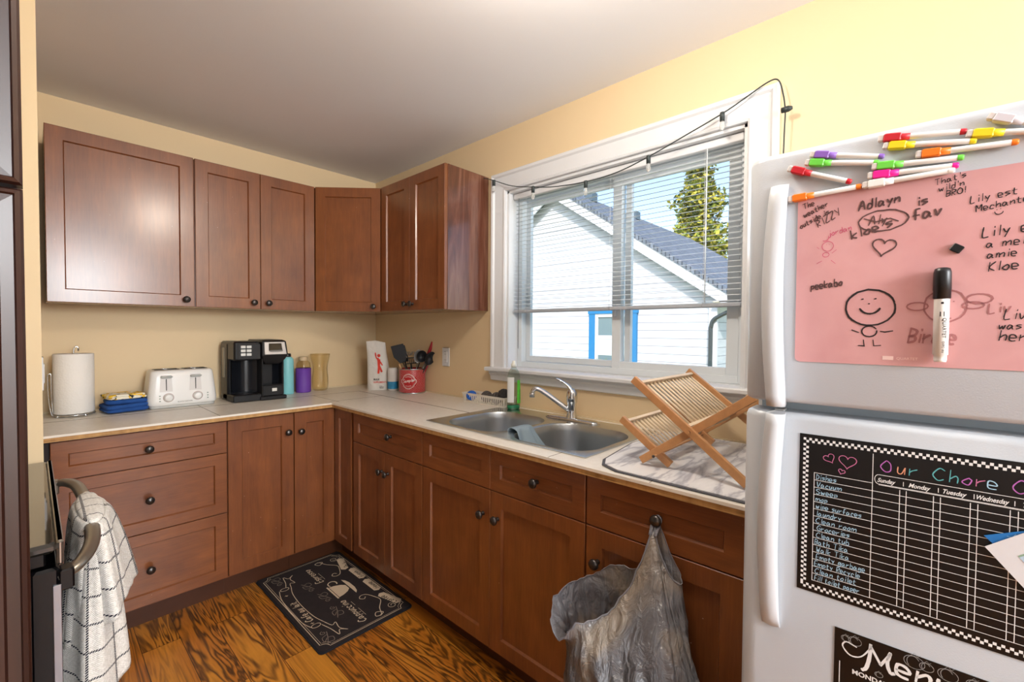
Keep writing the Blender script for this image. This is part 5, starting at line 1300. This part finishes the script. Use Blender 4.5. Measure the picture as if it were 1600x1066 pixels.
b1_ = sack_ring(.48, -.75, -2.515, .105, .178, 1, .014); b2_ = sack_ring(.36, -.765, -2.555, .125, .205, 2, .016); b3_ = sack_ring(.22, -.765, -2.555, .125, .200, 3, .014); b4_ = sack_ring(.10, -.76, -2.54, .11, .17, 4, .01); b5_ = sack_ring(.06, -.755, -2.54, .05, .10, 5, .004)
def bez(P, t):   # piecewise smooth through rings
    n = len(P)-1; s_ = t*n; i = min(int(s_), n-1); f = s_-i
    p0, p1, p2, p3 = P[max(i-1, 0)], P[i], P[i+1], P[min(i+2, n)]
    return .5*(2*p1+(p2-p0)*f+(2*p0-5*p1+4*p2-p3)*f*f+(-p0+3*p1-3*p2+p3)*f**3)
NV = 56; rings = []; bo_ = bg_.location
for j_ in range(NV+1):
    t = j_/NV; ring = []
    for i in range(RN):
        p = bez([rim_[i], b1_[i], b2_[i], b3_[i], b4_[i], b5_[i]], t)
        a = 2*PI*i/RN; env = math.sin(min(1, t*2.5)*PI/2)*(1-t)**.6
        pl_ = .005*env*(math.sin(a*23+t*3)+.7*math.sin(a*37-t*5)); cr = .014*noise.noise(Vector((p.x*18, p.y*18, p.z*13)))+.008*abs(noise.noise(Vector((p.x*45, p.y*45, p.z*38))))
        d = Vector((math.cos(a), math.sin(a), 0)); p = p+d*(pl_+cr*min(1, t*6))
        p.x = min(p.x, -.624); ring.append(tuple(p-bo_))
    rings.append(ring)
rings.append([tuple(Vector((-.765, -2.49, .058))-bo_)]*RN)
MB().loft(rings).build('bag_film', BAGM, bg_)
# rolled rim, handle loop over the knob
rr_ = [rim_[i] for i in range(0, RN)]
MB().tube([tuple(p-bo_+Vector((0, 0, .002))) for p in rr_+rr_[:1]], [.0014+.0028*abs(noise.noise(p*60)) for p in rr_+rr_[:1]], 7, False, flat=(1, .6)).build('bunched_hem', mat('grey_hem_plastic', '74747a', .3, var=.2, vscale=30), bg_)
lp = [(-.655, -2.530, .770), (-.640, -2.528, .79), (-.627, -2.529, .805), (-.625, -2.537, .8135), (-.627, -2.545, .805), (-.640, -2.545, .79), (-.655, -2.543, .770)]
MB().tube(catmull3([tuple(Vector(p)-bo_) for p in lp], 4), .0035, 7, flat=(1.5, .5)).build('handle_loop', MAT['grey_hem_plastic'], bg_)

# ================================================================== OUTSIDE
struct(MB().box(.16, 60, -40, 40, -.9, -.8).build('ground_1', mat('grass_ground', '7c8a58', .9, var=.3, vscale=2)))
nh = thing('neighbour_house', 'white clapboard neighbour house with blue window trim and a dark shingle roof', 'house', (6.5, -.33, -.8))
def hp3(x, y, z): return (x-6.5, y+.33, z+.8)
k = NB('white_clapboard'); g_ = k.tc.outputs['Object']; sz = k.n.new('ShaderNodeSeparateXYZ'); k.l.new(g_, sz.inputs[0])
ph = k.math('FRACT', k.math('DIVIDE', sz.outputs[2], .152)); ed = k.math('LESS_THAN', ph, .07)
k.bump(ph, 1., .012); c = k.ramp(k.noise(k.map(g_, (1, 1, 6)), 3, 3), [(.3, 'c9cbce'), (.7, 'd8dadb')])
SIDING = k.out(k.mix(ed, c, L('8c8e96')), .7)
PKY, PKZ, SLP = 3.283, 4.623, .683
yL = 7.2; zL = PKZ-(yL-PKY)*SLP
wlp = [(-.33, -.8), (7.0, -.8), (7.0, zL+.1), (PKY, PKZ-.12), (-.33, PKZ-.12-(PKY+.33)*SLP)]
m = MB(); m.loft([[hp3(x, y, z) for y, z in wlp] for x in (6.52, 14.5)], True, True, False); m.build('wall', SIDING, nh)
SH = NB('dark_shingles'); g_ = SH.tc.outputs['Object']; br = SH.n.new('ShaderNodeTexBrick'); SH.put(br.inputs['Vector'], SH.map(g_, (1, 1, 1))); br.inputs['Scale'].default_value = 3.2
br.inputs['Color1'].default_value = L('5c646e'); br.inputs['Color2'].default_value = L('7c848e'); br.inputs['Mortar'].default_value = L('343a42'); br.inputs['Mortar Size'].default_value = .03
SHM = SH.out(br.outputs['Color'], .85)
th = .09
def slope(y0, z0, y1, z1, x0, x1, th=.09):
    return MB().loft([[hp3(x, y0, z0), hp3(x, y1, z1), hp3(x, y1, z1-th), hp3(x, y0, z0-th)] for x in (x0, x1)], True, True, False)
ye = -.62; ze = PKZ-(PKY-ye)*SLP
slope(PKY, PKZ+.06, ye, ze+.06, 6.28, 14.7).build('roof', SHM, nh); slope(PKY, PKZ+.06, yL, zL+.06, 6.28, 14.7).build('roof', SHM, nh)
BW = mat('house_trim_white', 'dadbdc', .6)
def rake(y0, z0, y1, z1): return MB().loft([[hp3(x, y0, z0), hp3(x, y1, z1), hp3(x, y1, z1-.22), hp3(x, y0, z0-.22)] for x in (6.30, 6.34)], True, True, False)
rake(PKY, PKZ-.03, ye, ze-.03).build('barge_board', BW, nh); rake(PKY, PKZ-.03, yL, zL-.03).build('barge_board', BW, nh)
MB().box(6.46-6.5, 6.53-6.5, -.02, .12, 0, 2.9-.25).build('corner_board', BW, nh)
MB().box(*[v for v in (6.3-6.5, 8.0, -.28, -.0)], hp3(0, 0, ze-.13)[2], hp3(0, 0, ze-.10)[2]).build('soffit', mat('soffit_beige', 'cfc6ae', .7), nh)
MB().box(6.28-6.5, 8.2, -.37, -.28, hp3(0, 0, ze-.10)[2], hp3(0, 0, ze+.03)[2]).build('gutter', mat('gutter_grey', '3e4648', .5), nh)
dsp = [(6.44, -.63, ze-.12), (6.42, -.60, 1.70), (6.42, -.42, 1.60), (6.42, -.30, 1.52), (6.42, -.262, 1.38), (6.42, -.26, 1.2), (6.42, -.262, -.7)]
MB().tube([hp3(*p) for p in catmull3(dsp, 4)], .036, 10).build('downspout', mat('downspout_grey', '3c4648', .4), nh)
BLUE = mat('window_trim_blue', '2478ac', .6, var=.12, vscale=10)
hw = MB()
y0, y1, z0, z1 = 1.19, 2.31, .35, 1.75; t_ = .15
hw.box(6.46-6.5, 6.525-6.5, *[v+.33 for v in (y1-t_, y1)], z0+.8, z1+.8-.07).box(-.04, .025, y0+.33, y0+t_+.33, z0+.8, z1+.8-.07).box(-.05, .025, y0+.33-.02, y1+.33+.02, z1+.8-.07, z1+.8)
hw.build('blue_trim', BLUE, nh)
hw = MB(); ring_frame(hw, y0+t_+.33, y1-t_+.33, z0+.8, z1+.8-.07, .07, -.03, .022); hw.box(-.02, .022, y0+t_+.4, y1-t_+.26, 1.15+.8, 1.22+.8)
hwo = hw.build('window_sash', BW, nh)
MB().box(-.005, .021, y0+t_+.4, y1-t_+.26, z0+.87, z1+.66).build('window_glass', mat('far_glass', '6c8288', .1, spec=.6), hwo)
MB().box(-.012, -.006, y0+t_+.4, y1-t_+.26, .80+.8, 1.15+.8).build('curtain', mat('curtain_pale', 'c2ccc8', .8), hwo)
for x, y in ((7.6, PKY-.16), (9.6, PKY-.3)):
    vz = PKZ-(PKY-y)*SLP
    MB().box(x-6.5, x-6.5+.25, y+.33-.12, y+.33+.12, vz+.8, vz+.8+.22).build('roof_vent', mat('vent_grey', '5a6870', .5), nh)
pl0 = thing('potted_plant', 'small green plant in a white pot on the sill of the blue-trimmed window', 'plant', (6.42, 1.92, z0+.02+.05)); 
MB().lathe([(0, 0), (.05, 0), (.065, .14), (.06, .14), (.05, .12), (0, .12)], 16).build('pot', BW, pl0)
m = MB(); r_ = random.Random(2)
for i in range(26):
    a = r_.uniform(0, 2*PI); l_ = r_.uniform(.05, .16); b_ = r_.uniform(.1, .22)
    m.add([(0, 0, .12), (l_*.5*math.cos(a)-.02*math.sin(a), l_*.5*math.sin(a)+.02*math.cos(a), .12+b_*.7), (l_*math.cos(a), l_*math.sin(a), .12+b_), (l_*.5*math.cos(a)+.02*math.sin(a), l_*.5*math.sin(a)-.02*math.cos(a), .12+b_*.6)], [(0, 1, 2, 3)])
m.build('leaves', mat('plant_green', '7c8c34', .7), pl0)
# conifer beyond the roof
def tree(label, x, y, zt, zb_, wmax, n, seed):
    t = thing('conifer_tree', label, 'tree', (x, y, -.8)); r_ = random.Random(seed)
    MB().tube([(0, 0, 0), (.1, 0, (zt+.8)*.5), (0, 0, zt+.6)], [.25, .14, .03], 8).build('trunk', mat('bark', '5c4e42', .9), t)
    mats = [mat('foliage_olive', '7f8a34', .8, var=.3, vscale=2), mat('foliage_gold', 'b3a83e', .8, var=.3, vscale=2), mat('foliage_dark', '4c5a2c', .8)]
    m = MB()
    for i in range(n):
        f = r_.random()**.8; z = zt-(zt-zb_)*f; R_ = wmax*(.12+.88*f**.75)*(1+.25*math.sin(z*3.1+seed)); a = r_.uniform(0, 2*PI); q_ = R_*math.sqrt(r_.random())*(.9+.25*math.sin(a*5+z*2))
        c0 = Vector((q_*math.cos(a), q_*math.sin(a), z+.8-.12*q_)); s_ = r_.uniform(.07, .19)
        u = Vector((r_.uniform(-1, 1), r_.uniform(-1, 1), r_.uniform(-.6, .6))).normalized(); v = u.cross(Vector((r_.uniform(-1, 1), r_.uniform(-1, 1), r_.uniform(-1, 1)))).normalized()
        m.mi(r_.choice((0, 0, 1, 1, 2))); m.add([c0-u*s_, c0+v*s_*.55, c0+u*s_, c0-v*s_*.55], [(0, 1, 2, 3)], False)
    m.build('foliage', mats, t)
    b = MB()
    for i in range(40):
        f = i/40; z = zt-(zt-zb_)*f+.8; a = i*2.4; R_ = wmax*(.1+.8*f**.75); b.tube([(0, 0, z), (R_*.5*math.cos(a), R_*.5*math.sin(a), z+.05), (R_*math.cos(a), R_*math.sin(a), z-.1)], [.05, .03, .01], 4)
    b.build('branches', MAT['bark'], t)
tree('tall yellow-green conifer rising behind the neighbour roof', 22, 5.75, 11.2, 3.0, 2.1, 9000, 1)
tree('farther conifer showing only at the right edge of the window view', 30, 5.9, 9.6, 1.5, 1.9, 5000, 5)
